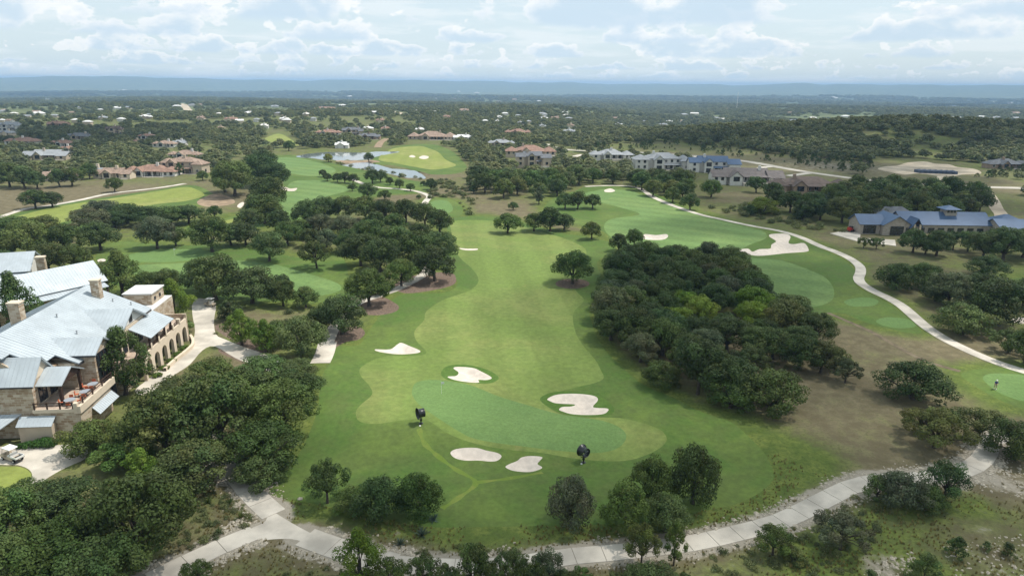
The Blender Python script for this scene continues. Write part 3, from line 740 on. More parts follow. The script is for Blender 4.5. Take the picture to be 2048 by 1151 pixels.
def put_tree(px, py, wpx, kind='oak', col=DARK, label=None, group=None, hscale=1.0, xy=None, width=None):
    p = ground(px, py) if xy is None else np.array([xy[0], xy[1], hz(*xy)])
    wm = width or wpx * slant(p) / F_PX
    hi = (wm * F_PX / slant(p)) > 62
    crown, trunk = rnd.choice((HI if hi else MID)[kind])
    s = wm / 10.0
    word = 'bush' if kind == 'juniper' else 'tree'
    t = thing(NAMES[kind], label, word, (p[0], p[1], p[2]), rnd.uniform(0, 6.28), group)
    hs = hscale * rnd.uniform(.94, 1.06)
    t.scale = (s, s * rnd.uniform(.92, 1.08), s * hs)
    c = link('crown', crown, t); link('trunk', trunk, t)
    k = rnd.uniform(.74, 1.3)
    c.color = (col[0] * k * rnd.uniform(.9, 1.15), col[1] * k, col[2] * k * rnd.uniform(.85, 1.15), 1)
    TREES.append((p[0], p[1], wm / 2))
    return t

def word_col(col): return {DARK: 'dark', OLIVE: 'olive', GREY: 'greyish', BRIGHT: 'bright', MIDG: 'green', LIME: 'yellowish'}[col]
def zone(phrase, group, items, per_row=6):
    """items: (px, py, width px[, kind[, colour[, height scale]]]); labelled by row from the front and place from the left"""
    items = sorted(items, key=lambda t: -t[1]); rows = [items[i:i + per_row] for i in range(0, len(items), per_row)]
    for ri, row in enumerate(rows):
        row = sorted(row, key=lambda t: t[0])
        for k, it in enumerate(row):
            kind = it[3] if len(it) > 3 else 'oak'; col = it[4] if len(it) > 4 else DARK; hs = it[5] if len(it) > 5 else 1.0
            w1 = {'oak': 'spreading', 'open': 'airy', 'low': 'bushy', 'tall': 'upright', 'juniper': 'dense'}[kind]
            where = f"{ORD[ri + 1]} row back, {ORD[k + 1]} from left" if len(rows) > 1 else f"{ORD[k + 1]} from left"
            put_tree(it[0], it[1], it[2], kind, col, f"{w1} {word_col(col)} tree {phrase}, {where}", group, hs)
def fill(poly_px, spacing, wr, seed, margin=0.0):
    """ground positions spread evenly over a patch given in pixels"""
    g = random.Random(seed); poly = np.array([ground(*p)[:2] for p in poly_px]); lo, hi = poly.min(0), poly.max(0); out = []
    for _ in range(6000):
        x, y = g.uniform(lo[0], hi[0]), g.uniform(lo[1], hi[1])
        if all((x - a) ** 2 + (y - b) ** 2 > spacing ** 2 for a, b, _ in out) and inside(poly, np.array([x]), np.array([y]))[0]:
            out.append((x, y, g.uniform(*wr)))
    res = []
    for x, y, wm in out:
        z = hz(x, y); px, py = to_px(x, y, z); res.append((float(px), float(py), wm * F_PX / slant((x, y, z))))
    return res

O, T_, P_, L_ = 'oak', 'tall', 'open', 'low'
zone('in the lower left corner woods', 'woods at the lower left', [
    (285, 1115, 225, O, OLIVE, 1.05), (120, 1168, 215, O, MIDG, .85), (20, 1105, 170, O, MIDG, 1.1), (140, 1050, 165, O, DARK, .75), (30, 1200, 190, O, OLIVE), (215, 1205, 190, O, DARK),
    (395, 1165, 75, P_, MIDG), (60, 1025, 110, O, DARK, .8), (325, 1040, 90, O, DARK, .8)], 5)
zone('in the woods between clubhouse and green', 'woods between clubhouse and green', [
    (190, 905, 135, L_, OLIVE, .8), (250, 935, 120, O, MIDG, .7), (335, 908, 175, O, OLIVE, 1.05), (288, 965, 85, T_, BRIGHT, .8), (395, 970, 175, O, OLIVE, .72), (445, 898, 185, O, DARK, 1.1), (528, 938, 165, O, DARK, .72), (562, 872, 160, O, MIDG, 1.0),
    (592, 810, 125, O, DARK, .75), (485, 825, 160, O, OLIVE, .72), (375, 822, 140, O, OLIVE, .72), (425, 772, 112, O, OLIVE, .66), (530, 782, 140, O, MIDG, .66), (590, 772, 110, O, DARK, .66), (525, 968, 120, L_, DARK, .8)], 6)
zone('beside the clubhouse driveway', 'trees beside the driveway', [
    (484, 690, 76, T_, BRIGHT, .85), (532, 704, 72, T_, BRIGHT, .85), (605, 715, 112, O, DARK, .95), (685, 668, 112, O, DARK), (612, 615, 60, O, DARK), (567, 612, 64, O, DARK, 1.1), (460, 640, 60, L_, DARK), (432, 600, 125, O, DARK, .95), (505, 606, 115, O, DARK, .9), (402, 585, 90, O, DARK), (560, 690, 80, L_, DARK), (640, 660, 70, L_, DARK), (560, 590, 60, L_, DARK)], 5)
put_tree(738, 612, 98, O, MIDG, 'round bright oak standing on the rounded reddish mulch bed', 'trees in the open')
zone('crowded against the clubhouse roofs', 'trees against the clubhouse', [
    (352, 645, 86, T_, BRIGHT, .95), (365, 672, 60, L_, MIDG), (246, 592, 104, T_, MIDG, .85), (300, 590, 70, L_, MIDG), (45, 690, 106, T_, DARK, 1.3), (153, 594, 46, T_, MIDG), (215, 560, 60, L_, DARK), (335, 590, 70, O, DARK)], 4)
put_tree(252, 788, 132, T_, MIDG, 'tall dark tree in front of the clubhouse roof beside the arcade', 'trees against the clubhouse', 1.0)
zone('in the left woods beyond the clubhouse', 'woods beyond the clubhouse', [
    (30, 482, 95, O, DARK, .7), (85, 475, 85, O, OLIVE, .68), (62, 520, 105, O, OLIVE), (132, 515, 95), (202, 500, 80), (180, 462, 95, O, GREY, .66), (230, 456, 70, O, DARK, .7), (20, 520, 90), (205, 440, 85, O, GREY, .66), (255, 446, 80, O, DARK, .68), (298, 453, 80, O, DARK, .7), (342, 451, 72, O, DARK, .72), (378, 447, 72, O, DARK, .72),
    (150, 540, 70), (100, 545, 80, O, OLIVE), (10, 552, 70)], 6)
put_tree(430, 435, 34, O, MIDG, 'small round oak standing alone left of the yellow fairway strip', 'trees in the open')
zone('in the belt left of the fairway', 'tree belt left of the fairway', [
    (315, 497, 84, O, GREY), (352, 492, 52), (425, 503, 92), (462, 490, 62), (492, 490, 62), (575, 490, 66), (540, 420, 92), (530, 447, 84), (500, 462, 62), (470, 392, 95, O, OLIVE), (522, 372, 82), (548, 378, 72), (450, 384, 62), (530, 345, 62),
    (615, 452, 66), (652, 442, 66), (692, 440, 64), (732, 440, 62), (770, 445, 64), (812, 446, 62), (850, 452, 62), (880, 466, 62), (640, 474, 62, O, GREY), (690, 478, 66, O, GREY), (752, 464, 52), (792, 464, 52), (602, 478, 52), (560, 466, 60),
    (722, 532, 84), (762, 545, 92), (803, 572, 72, O, MIDG), (870, 562, 92), (832, 532, 92), (742, 502, 84), (882, 522, 84), (790, 512, 84), (702, 505, 64), (842, 497, 66), (655, 500, 56, O, GREY), (620, 495, 50), (760, 590, 40, L_, MIDG)], 7)
put_tree(539, 522, 78, O, DARK, 'round oak alone on the left fairway with a forked trunk', 'trees in the open')
put_tree(634, 536, 78, P_, DARK, 'broad oak alone on the left fairway nearer the mulch bed', 'trees in the open', 1.15)
put_tree(1015, 466, 62, O, MIDG, 'flat-topped oak alone at the head of the long fairway', 'trees in the open', .9)
zone('in the dark clump behind the long fairway', 'clump behind the fairway', [(1068, 462, 50), (1100, 463, 62), (1128, 460, 46)])
put_tree(1183, 478, 46, O, OLIVE, 'small oak in tan grass right of the dark clump', 'trees in the open')
put_tree(1145, 567, 86, O, DARK, 'oak alone in its own mulch ring on the right fairway edge', 'trees in the open', 1.05)
put_tree(1237, 502, 46, O, DARK, 'small oak at the far tip of the grove, left of two', 'trees in the open', 1.1)
put_tree(1268, 492, 42, O, DARK, 'small oak at the far tip of the grove, right of two', 'trees in the open', 1.1)
put_tree(1026, 420, 22, O, DARK, 'tiny round tree alone in the tan field', 'trees in the open')
put_tree(1078, 408, 30, T_, GREY, 'slender grey green tree at the edge of the tan field', 'trees in the open')
zone('in the clump before the small far green', 'clump before the far green', [(1130, 418, 44), (1155, 418, 48), (1185, 417, 40)])
# the dense grove on the right
grove = fill([(1200, 605), (1225, 560), (1290, 535), (1420, 530), (1490, 560), (1520, 615), (1640, 685), (1650, 705), (1560, 715), (1530, 740), (1480, 770), (1400, 770), (1310, 745), (1250, 712), (1205, 665), (1188, 630)], 5.6, (7.2, 10.5), 3)
gk = random.Random(5)
items = []
for px, py, wp in grove:
    col = gk.choice([DARK, DARK, DARK, OLIVE, GREY, DARK])
    if math.hypot(px - 1380, py - 655) < 30 or math.hypot(px - 1485, py - 640) < 28: col = BRIGHT if gk.random() < .8 else LIME
    items.append((px, py, wp, 'oak' if py < 690 else gk.choice(['oak', 'open', 'oak']), col, .98))
items += [(1395, 788, 135, P_, DARK, 1.2), (1470, 800, 120, O, DARK, 1.05), (1540, 822, 150, L_, MIDG, .9), (1460, 815, 110, L_, MIDG, .8), (1545, 718, 84, O, DARK, 1.1), (1640, 745, 100, P_, OLIVE), (1690, 765, 74, P_, GREY), (1600, 740, 90, O, DARK), (1665, 735, 70, P_, DARK), (1320, 770, 90, L_, OLIVE, .8)]
zone('in the grove right of the fairway', 'grove right of the fairway', items, 9)
put_tree(1825, 797, 152, L_, DARK, 'wide bushy oak alone in the tan field right of the grove', 'trees in the open', .78)
zone('beside the right green', 'trees beside the right green', [(1868, 895, 150, P_, OLIVE, .85), (1955, 880, 120, P_, OLIVE, .85), (2025, 915, 125, L_, DARK, .9), (1840, 862, 90, P_, OLIVE, .8)])
zone('right of the winding cart path', 'trees right of the winding path', [(1790, 578, 90, L_, DARK, .9), (1845, 574, 82, L_, DARK, .9), (1895, 610, 90, O, GREY), (1870, 602, 70, L_, DARK), (1965, 612, 100, L_), (1995, 650, 130, O, DARK, .95), (1925, 668, 115, L_, OLIVE, .8), (2015, 705, 80, P_, DARK), (2050, 725, 90, O), (1910, 640, 70, L_, DARK, .9), (2045, 615, 80)], 6)
put_tree(1872, 578, 42, T_, LIME, 'single yellow green tree rising from the dark trees beside winding path', 'trees right of the winding path', .7)
put_tree(1971, 552, 84, L_, DARK, 'low wide bush-like oak alone in the right field', 'trees in the open', .75)
zone('in front of the blue-roofed house', 'trees before the blue-roofed house', [(1727, 496, 34, P_), (1752, 498, 36, P_), (1825, 505, 62), (1872, 512, 72), (1905, 500, 60, P_), (1935, 503, 66, P_), (1965, 515, 70), (2005, 522, 90), (2045, 515, 80), (1850, 508, 50), (1985, 500, 60)], 6)
zone('behind the blue-roofed house', 'wood behind the blue-roofed house', [(*t, gk.choice([O, L_]), gk.choice([DARK, DARK, OLIVE])) for t in fill([(1590, 432), (1650, 402), (1720, 385), (1830, 385), (1950, 402), (1968, 436), (1850, 447), (1700, 452), (1610, 447)], 9.5, (10, 14), 8)], 7)
zone('on the verge above the winding path', 'trees above the winding path', [(1380, 420, 44), (1422, 395, 50, O, MIDG), (1525, 427, 70, L_, LIME, .7), (1550, 415, 50), (1580, 425, 60), (1512, 385, 44), (1545, 398, 44), (1500, 430, 30, L_, MIDG), (1345, 405, 40), (1640, 440, 60)], 5)
zone('along the lower cart path', 'trees along the lower cart path', [
    (655, 1005, 108, P_, DARK, 1.3), (762, 1035, 120, L_, DARK, 1.2), (838, 1032, 112, L_, MIDG, 1.2), (1140, 1052, 108, L_, GREY, 1.62), (1252, 1062, 125, L_, MIDG, 1.3), (1385, 1006, 116, L_, DARK, 1.6), (1330, 1062, 112, L_, OLIVE, 1.0), (1300, 1002, 108, L_, DARK, 1.3), (706, 1022, 84, L_, MIDG, 1.0),
    (1282, 1130, 84, P_, OLIVE, 1.75), (1347, 1130, 54, T_, MIDG, 1.7)], 5)
zone('at the bottom edge of the view', 'trees at the bottom edge', [(722, 1172, 112, T_, BRIGHT, 1.05), (850, 1180, 84, P_, DARK, 1.5), (945, 1188, 108, P_, MIDG, 1.5), (1020, 1180, 98, P_, DARK, 1.5), (1095, 1170, 88, P_, GREY, 1.4), (1165, 1172, 60, P_, MIDG), (1300, 1180, 120, L_, DARK, .7), (910, 1200, 84, L_, DARK, 1.1), (1365, 1175, 60, L_, MIDG, .7), (782, 1188, 90, P_, MIDG, 1.4), (985, 1205, 92, P_, OLIVE, 1.5), (1060, 1198, 92, P_, MIDG, 1.4), (1128, 1190, 66, P_, OLIVE, 1.3), (890, 1178, 60, P_, OLIVE, 1.4), (660, 1185, 56, L_, OLIVE, .9), (1230, 1175, 54, L_, OLIVE, .9)], 9)
zone('between lower path and right corner', 'trees at the lower right', [(1800, 1012, 115, L_, GREY, .95), (1888, 998, 112, P_, DARK, 1.1), (1752, 1000, 80, P_, DARK), (1850, 1015, 90, L_, DARK, .8), (1680, 1098, 125, P_, GREY, .9), (1545, 1108, 95, P_, MIDG, 1.1), (1585, 1120, 60, L_, OLIVE, .7)], 4)
zone('on rocky ground at lower right', 'bushes at the lower right', [(1912, 1112, 58, 'juniper', MIDG, .9), (1972, 1100, 30, 'juniper', DARK, .8), (2015, 1110, 44, 'juniper', DARK, .8), (1845, 1165, 92, 'juniper', MIDG, .9), (1740, 1165, 50, 'juniper', DARK, .7)])
zone('around the ponds', 'trees around the ponds', [(646, 354, 20), (690, 366, 30), (706, 367, 26), (735, 397, 42), (770, 400, 28), (745, 367, 36), (761, 364, 30), (780, 370, 20), (799, 377, 24), (821, 382, 20), (862, 379, 28), (738, 324, 26), (657, 324, 22, O, LIME), (947, 387, 20), (705, 382, 20), (578, 302, 26), (847, 372, 14), (675, 364, 24),
     (800, 357, 10, T_, DARK), (838, 398, 12), (655, 362, 22)], 7)
zone('in the field before the left houses', 'trees before the left houses', [(72, 417, 60, O, DARK, .85), (105, 414, 50, O, DARK, .8), (230, 384, 38, O, MIDG), (406, 361, 26), (120, 374, 48), (145, 372, 50), (50, 376, 60), (20, 374, 62), (180, 358, 40), (75, 378, 48), (360, 350, 24, T_, MIDG)], 6)
zone('in the belt below the right houses', 'belt below the right houses', [(*t, O, gk.choice([DARK, DARK, OLIVE, MIDG])) for t in fill([(940, 368), (1000, 362), (1050, 366), (1150, 364), (1240, 361), (1330, 370), (1388, 384), (1370, 400), (1300, 392), (1262, 368), (1170, 368), (1105, 398), (1000, 400), (950, 380)], 9.5, (9, 13), 21)], 8)

# ------------------------------------------------------------------ scattered stuff by geometry nodes
def scatter(name, protos, xyz, scl, kind='stuff', rotz=None, tilt=0.0):
    n = len(xyz); me = bpy.data.meshes.new(name); me.from_pydata(np.asarray(xyz).tolist(), [], [])
    scl = np.asarray(scl, float)
    if scl.ndim == 1: scl = np.repeat(scl[:, None], 3, 1)
    rot = np.c_[rng.uniform(-tilt, tilt, n), rng.uniform(-tilt, tilt, n), rng.uniform(0, 6.28, n)]
    for nm, typ, arr in (('scl', 'FLOAT_VECTOR', scl), ('rot', 'FLOAT_VECTOR', rot)):
        me.attributes.new(nm, typ, 'POINT').data.foreach_set('vector', arr.astype(np.float32).ravel())
    me.attributes.new('idx', 'INT', 'POINT').data.foreach_set('value', rng.integers(0, len(protos), n).astype(np.int32))
    o = link(name, me); tag(o, kind=kind)
    gt = bpy.data.node_groups.new(name, 'GeometryNodeTree')
    gt.interface.new_socket('Geometry', in_out='INPUT', socket_type='NodeSocketGeometry'); gt.interface.new_socket('Geometry', in_out='OUTPUT', socket_type='NodeSocketGeometry')
    N, L = gt.nodes, gt.links
    gi, go, ip, jn = N.new('NodeGroupInput'), N.new('NodeGroupOutput'), N.new('GeometryNodeInstanceOnPoints'), N.new('GeometryNodeJoinGeometry')
    for me_ in protos:
        po = bpy.data.objects.new(name + '_piece', me_); oi = N.new('GeometryNodeObjectInfo'); oi.inputs['Object'].default_value = po; oi.inputs['As Instance'].default_value = True
        L.new(oi.outputs['Geometry'], jn.inputs[0])
    L.new(gi.outputs[0], ip.inputs['Points']); L.new(jn.outputs[0], ip.inputs['Instance']); ip.inputs['Pick Instance'].default_value = True
    for nm, dt, sock in (('scl', 'FLOAT_VECTOR', 'Scale'), ('rot', 'FLOAT_VECTOR', 'Rotation'), ('idx', 'INT', 'Instance Index')):
        a = N.new('GeometryNodeInputNamedAttribute'); a.data_type = dt; a.inputs['Name'].default_value = nm
        L.new([s for s in a.outputs if s.enabled][0], ip.inputs[sock])
    L.new(ip.outputs[0], go.inputs[0])
    md = o.modifiers.new('scatter', 'NODES'); md.node_group = gt
    return o
# ------------------------------------------------------------------ building kit (local axes: u right, v away from the camera, z up)
def roof_plane(root, quad, mat, t=.16, seam=0.0, name='roof_slope', seam_mat=None):
    """quad: eave start, eave end, top end, top start"""
    o = MB().slab(quad, t).build(name, mat, root)
    if seam:
        a, b, c, d = [Vector(p) for p in quad]; n = max(2, int((b - a).length / seam)); nrm = (b - a).cross(d - a).normalized()
        if nrm.z < 0: nrm = -nrm
        mb = MB(); e = (b - a).normalized() * .03
        for i in range(n + 1):
            k = i / n; p, q = a.lerp(b, k), d.lerp(c, k)
            if (q - p).length < .3: continue
            mb.add([p - e, p + e, q + e, q - e, p - e + nrm * .035, p + e + nrm * .035, q + e + nrm * .035, q - e + nrm * .035], [(4, 5, 6, 7), (0, 1, 5, 4), (1, 2, 6, 5), (2, 3, 7, 6), (3, 0, 4, 7)])
        s = mb.build('standing_seams', seam_mat or M_seam, o); s['kind'] = 'stuff'
    return o
def gable(root, u0, u1, v0, v1, ze, zr, axis, rm, wm, ov=.5, seam=0.0, t=.16, ends=(1, 1)):
    if axis == 'u':
        h = (v1 - v0) / 2; m = (v0 + v1) / 2; s = (zr - ze) / h; zo = ze - ov * s
        roof_plane(root, [(u0 - ov, v0 - ov, zo), (u1 + ov, v0 - ov, zo), (u1 + ov, m, zr), (u0 - ov, m, zr)], rm, t, seam)
        roof_plane(root, [(u1 + ov, v1 + ov, zo), (u0 - ov, v1 + ov, zo), (u0 - ov, m, zr), (u1 + ov, m, zr)], rm, t, seam)
        tri = lambda u: [(u, v0, ze), (u, v1, ze), (u, m, zr - t * 1.3)]
        if ends[0]: MB().prism(tri(u0 + .003), (.25, 0, 0)).build('gable_wall', wm, root)
        if ends[1]: MB().prism(tri(u1 - .003), (-.25, 0, 0)).build('gable_wall', wm, root)
    else:
        h = (u1 - u0) / 2; m = (u0 + u1) / 2; s = (zr - ze) / h; zo = ze - ov * s
        roof_plane(root, [(u0 - ov, v1 + ov, zo), (u0 - ov, v0 - ov, zo), (m, v0 - ov, zr), (m, v1 + ov, zr)], rm, t, seam)
        roof_plane(root, [(u1 + ov, v0 - ov, zo), (u1 + ov, v1 + ov, zo), (m, v1 + ov, zr), (m, v0 - ov, zr)], rm, t, seam)
        tri = lambda v: [(u0, v, ze), (u1, v, ze), (m, v, zr - t * 1.3)]
        if ends[0]: MB().prism(tri(v0 + .003), (0, .25, 0)).build('gable_wall', wm, root)
        if ends[1]: MB().prism(tri(v1 - .003), (0, -.25, 0)).build('gable_wall', wm, root)
def hip(root, u0, u1, v0, v1, ze, zr, rm, ov=.6, name='roof'):
    u0 -= ov; u1 += ov; v0 -= ov; v1 += ov; W, D = u1 - u0, v1 - v0; r = min(W, D) / 2
    a, b = ((u0 + r, (v0 + v1) / 2), (u1 - r, (v0 + v1) / 2)) if W >= D else (((u0 + u1) / 2, v0 + r), ((u0 + u1) / 2, v1 - r))
    e = .14
    v = [(u0, v0, ze), (u1, v0, ze), (u1, v1, ze), (u0, v1, ze), (a[0], a[1], zr), (b[0], b[1], zr), (u0, v0, ze - e), (u1, v0, ze - e), (u1, v1, ze - e), (u0, v1, ze - e)]
    if W >= D: f = [(0, 1, 5, 4), (1, 2, 5), (2, 3, 4, 5), (3, 0, 4)]
    else: f = [(0, 1, 4), (1, 2, 5, 4), (2, 3, 5), (3, 0, 4, 5)]
    f += [(0, 6, 7, 1), (1, 7, 8, 2), (2, 8, 9, 3), (3, 9, 6, 0), (6, 9, 8, 7)]
    return MB().add(v, f).build(name, rm, root)
def walls(root, u0, u1, v0, v1, z0, z1, wm): return MB().box(u0, u1, v0, v1, z0, z1).build('wall', wm, root)
WIN = {}
def window(root, face, a, b, z, wd, ht, c, frame=None, mull=1):
    """face 'v': on a wall facing -v at v=b; 'u': on a wall facing +u at u=b"""
    key = (face, round(wd, 2), round(ht, 2), (frame or M_trim).name, mull)
    if key not in WIN:
        fr, pn = MB(), MB(); w2 = wd / 2
        for (p0, p1, q0, q1) in [(-w2, w2, 0, .1), (-w2, w2, ht - .1, ht), (-w2, -w2 + .1, .1, ht - .1), (w2 - .1, w2, .1, ht - .1)] + [(-w2 + wd * k / (mull + 1) - .035, -w2 + wd * k / (mull + 1) + .035, .1, ht - .1) for k in range(1, mull + 1)]:
            fr.box(p0, p1, -.09, .02, q0, q1) if face == 'v' else fr.box(-.02, .09, p0, p1, q0, q1)
        pn.box(-w2 + .08, w2 - .08, -.04, .01, .08, ht - .08) if face == 'v' else pn.box(-.01, .04, -w2 + .08, w2 - .08, .08, ht - .08)
        WIN[key] = (fr.mesh('window', frame or M_trim), pn.mesh('pane', M_glass))
    o = link('window', WIN[key][0], root); o.location = (a, b, z) if face == 'v' else (b, a, z)
    link('pane', WIN[key][1], o)
    return o
HOUSES = []       # footprints kept free of trees: x, y, radius
def estate(label, px, py, wpx, roof, wall, storeys=1, seed=0, rot=0.0, style='gable', name='house', detail=2, group=None, depth=.5, lift=0.0):
    """a large detached house: main range, cross wings, porch, chimney, windows; px, py is the middle of its front foot"""
    g = random.Random(seed); p = ground(px, py); W = wpx * slant(p) / F_PX; D = max(7.0, W * depth)
    root = thing(name, label, 'house', (p[0], p[1], p[2] + lift), rot, group)
    HOUSES.append((p[0], p[1] + D * .4, W * .56)); f = 3.1; H = f * storeys + .3; z0 = -2.0 - lift
    def rf(u0, u1, v0, v1, ze, zr, axis='u', kind=None):
        kind = kind or style
        if kind == 'hip': hip(root, u0, u1, v0, v1, ze, zr, roof)
        elif kind == 'flat':
            MB().box(u0 - .3, u1 + .3, v0 - .3, v1 + .3, ze, ze + .5).build('flat_roof', roof, root)
        else: gable(root, u0, u1, v0, v1, ze, zr, axis, roof, wall)
    def wins(u0, u1, v, zs, n=None, wd=1.5, ht=1.7):
        n = n or max(1, int((u1 - u0) / 3.0))
        for z in zs:
            for k in range(n): window(root, 'v', u0 + (k + .5) * (u1 - u0) / n, v, z, wd, ht, None, M_trim if g.random() < .7 else M_white)
    a, b = -W * .5, W * .5; m0, m1 = a + W * g.uniform(.16, .24), b - W * g.uniform(.16, .26); zs = [.9 + f * k for k in range(storeys)]
    if detail == 0: m0, m1 = a, b
    walls(root, m0, m1, D * .25, D, z0, H, wall); rf(m0, m1, D * .25, D, H, H + D * .15 + .5)
    if detail >= 1:
        lw = m0 - a
        walls(root, a, m0 - .01, D * .12, D * .75, z0, H - .5, wall); rf(a, m0 + .6, D * .12, D * .75, H - .5, H + D * .13)
        walls(root, m1 + .01, b, D * .05, D * .8, z0, H * .82, wall); rf(m1 - .6, b, D * .05, D * .8, H * .82, H * .82 + D * .17)
        c0 = m0 + (m1 - m0) * g.uniform(.05, .2); c1 = c0 + max(4.5, W * .17)
        walls(root, c0, c1, -.2, D * .25 - .01, z0, H - .2, wall); rf(c0, c1, -.2, D * .55, H - .2, H + W * .05 + .6, 'v', 'gable' if style != 'flat' else 'flat')
        ch = g.uniform(m0 + 1, m1 - 2)
        MB().box(ch, ch + 1.3, D * .5, D * .5 + 1.1, H - 1, H + D * .15 + 1.7).build('chimney', wall, root)
    if detail >= 2:
        wins(a + .4, m0 - .4, D * .12, zs[:1] if H < 5 else zs); wins(m1 + .4, b - .4, D * .05, zs[:1])
        window(root, 'v', (c0 + c1) / 2, -.2, zs[-1] - .2, min(3.2, (c1 - c0) * .6), 2.4, None, mull=2)
        if storeys > 1: window(root, 'v', (c0 + c1) / 2, -.2, .3, min(3.2, (c1 - c0) * .6), 2.4, None, mull=2)
        # porch between the wings
        p0, p1 = c1 + .4, m1 - .2
        if p1 - p0 > 3:
            MB().slab([(p0, D * .02, 3.0), (p1, D * .02, 3.0), (p1, D * .25, 3.6), (p0, D * .25, 3.6)], .16).build('porch_roof', roof, root)
            for k in range(3): MB().box(p0 + .2 + (p1 - p0 - .7) * k / 2, p0 + .5 + (p1 - p0 - .7) * k / 2, D * .03, D * .03 + .3, z0, 2.95).build('porch_post', wall, root)
            wins(p0, p1, D * .25, [.4], wd=1.8, ht=2.2)
            if storeys > 1: wins(p0, p1, D * .25, [zs[1] + .3], wd=1.4, ht=1.5)
        if storeys > 1: window(root, 'u', D * .4, b, .9, 1.6, 1.6, None)
        MB().box(c1 + .2, b - 1, -D * .12, D * .05 - .05, z0, .12).build('patio', M_concrete, root)
    return root

# blue-roofed house on the right, still being finished
p = ground(1718, 468)
bh = thing('house', 'long stone house with blue-grey metal roofs and a square lookout turret', 'house', (p[0], p[1], p[2]), R(-2))
bh.scale = (1, 1, .86)
HOUSES += [(p[0] + k, p[1] + 6, 12) for k in (4, 14, 24, 34, 44, 54)]
for (u0, u1, v0, v1, ze) in ((0, 7, 0, 9, 4.6), (7.2, 16.6, -2, 8, 4.8), (16.8, 46, 1, 12, 4.6), (46.2, 57, -5, 6, 4.2), (12, 25, 12.2, 19, 5.6), (52, 61, 6.2, 14, 4.4)): walls(bh, u0, u1, v0, v1, -2, ze, M_stone_grey)
gable(bh, 0, 8.5, 0, 9, 4.6, 7.6, 'u', M_bluemetal, M_stone_grey, .6, 0, ends=(1, 0)); gable(bh, 7.2, 16.6, -2, 9, 4.8, 8.2, 'v', M_bluemetal, M_stone_grey, .6, 0); gable(bh, 15.5, 46, 1, 12, 4.6, 8.6, 'u', M_bluemetal, M_stone_grey, .6, 0)
gable(bh, 46.2, 57, -5, 6, 4.2, 7.2, 'u', M_bluemetal, M_stone_grey, .6, 0); hip(bh, 12, 25, 12.2, 19, 5.6, 8.8, M_slate); hip(bh, 52, 61, 6.2, 14, 4.4, 7.2, M_bluemetal)
walls(bh, 31.6, 35.4, 4.6, 8.4, 6, 9.7, M_stone_grey); hip(bh, 31.6, 35.4, 4.6, 8.4, 9.95, 11.4, M_bluemetal, 1.1, 'turret_roof')
for u in (32.4, 33.5, 34.6): window(bh, 'v', u, 4.6, 8.5, .8, 1.0, None, mull=0)
gable(bh, 16.8, 19.4, -2.5, 1.5, 5.2, 7.6, 'v', M_bluemetal, M_timber, .9)
for u in (17.0, 19.0): MB().box(u, u + .5, -3.2, -2.7, -2, 5.1).build('porch_post', M_cream, bh)
window(bh, 'v', 3.4, 0, .4, 4.4, 3.4, None, mull=3); window(bh, 'v', 11.9, -2, .3, 4.6, 3.6, None, mull=3); window(bh, 'v', 15.6, -2, .6, 1.4, 2.8, None, mull=0)
for k in range(7): window(bh, 'v', 22 + k * 3.4, 1, .7, 2.2, 2.2, None)
for k in range(3): window(bh, 'v', 48 + k * 3.4, -5, .7, 1.8, 1.8, None)
MB().box(57.2, 58.4, 0, 1.4, 0, 8.2).build('chimney', M_stone_grey, bh)
tag(MB().prism([(p_[0], p_[1], hz(p_[0], p_[1]) - .6) for p_ in (ground(*q) for q in [(1660, 467), (1700, 460), (1722, 462), (1720, 476), (1790, 480), (1792, 492), (1712, 482)])], (0, 0, .72)).build('building_pad', M_concrete), kind='structure')
pk = ground(1700, 464)
ld = thing('skid_loader', 'small red skid loader on the pad beside the blue-roofed house', 'loader', (pk[0], pk[1], pk[2] + .15), .6)
MB().box(-1.1, .9, -.7, .7, .5, 1.1).box(-1.1, -.3, -.65, .65, 1.1, 1.7).build('body', M_red, ld); MB().box(-.3, .7, -.55, .55, 1.12, 2.0).build('cab', M_trim, ld); MB().box(1.3, 1.8, -.85, .85, .15, .7).build('bucket', M_steel, ld)
for sy in (-1, 1): MB().tube([(-.8, .62 * sy, 1.5), (.6, .62 * sy, 1.3), (1.35, .62 * sy, .5)], .09).build('lift_arm', M_red, ld)
for sx in (-.65, .55):
    for sy in (-1, 1): MB().lathe([(0, -.14), (.42, -.14), (.42, .14), (0, .14)], 14, 'y', (sx, .8 * sy, .42)).build('wheel', M_rubber, ld)

estate('low house with dark brown roof and stone walls among oaks by the road', 1625, 392, 150, M_darkbrown, M_brownwall, 1, 4, R(-6), 'hip', lift=1.4)
estate('white house with grey-brown gabled roofs and a pillared porch', 1497, 372, 140, M_greybrown, M_white, 1, 9, R(-5), lift=1.6)
estate('two-storey white house with blue-slate gables and dark timber porch', 1430, 346, 100, M_bluemetal, M_white, 2, 12, R(-4))
estate('tall cream house with grey hip roof and white chimney', 1327, 340, 112, M_greyroof, M_white, 2, 15, R(2), 'hip')
estate('low modern grey-roofed house with white walls under the road', 1226, 322, 86, M_greyroof, M_white, 1, 19, R(3), 'hip', lift=1.2)
estate('grey stone two-storey house with slate roof in front of the terracotta house', 1068, 336, 70, M_slate, M_beige, 2, 23, R(6), lift=1.0)
estate('large terracotta-roofed stone house behind the grey stone house', 1062, 316, 100, M_terra, M_beige, 1, 27, R(2), 'hip', lift=1.6)
estate('broad pale grey hipped house roof beyond the central oaks', 1002, 293, 52, M_greyroof, M_beige, 1, 31, 0, 'hip')
estate('reddish stone house with terracotta roof right of the distant clubhouse', 1036, 270, 52, M_terra, M_brownwall, 1, 33, 0, 'hip')
estate('very wide pink-tiled villa beyond the pond fairway', 862, 280, 95, M_tanroof, M_beige, 1, 35, 0, 'hip')
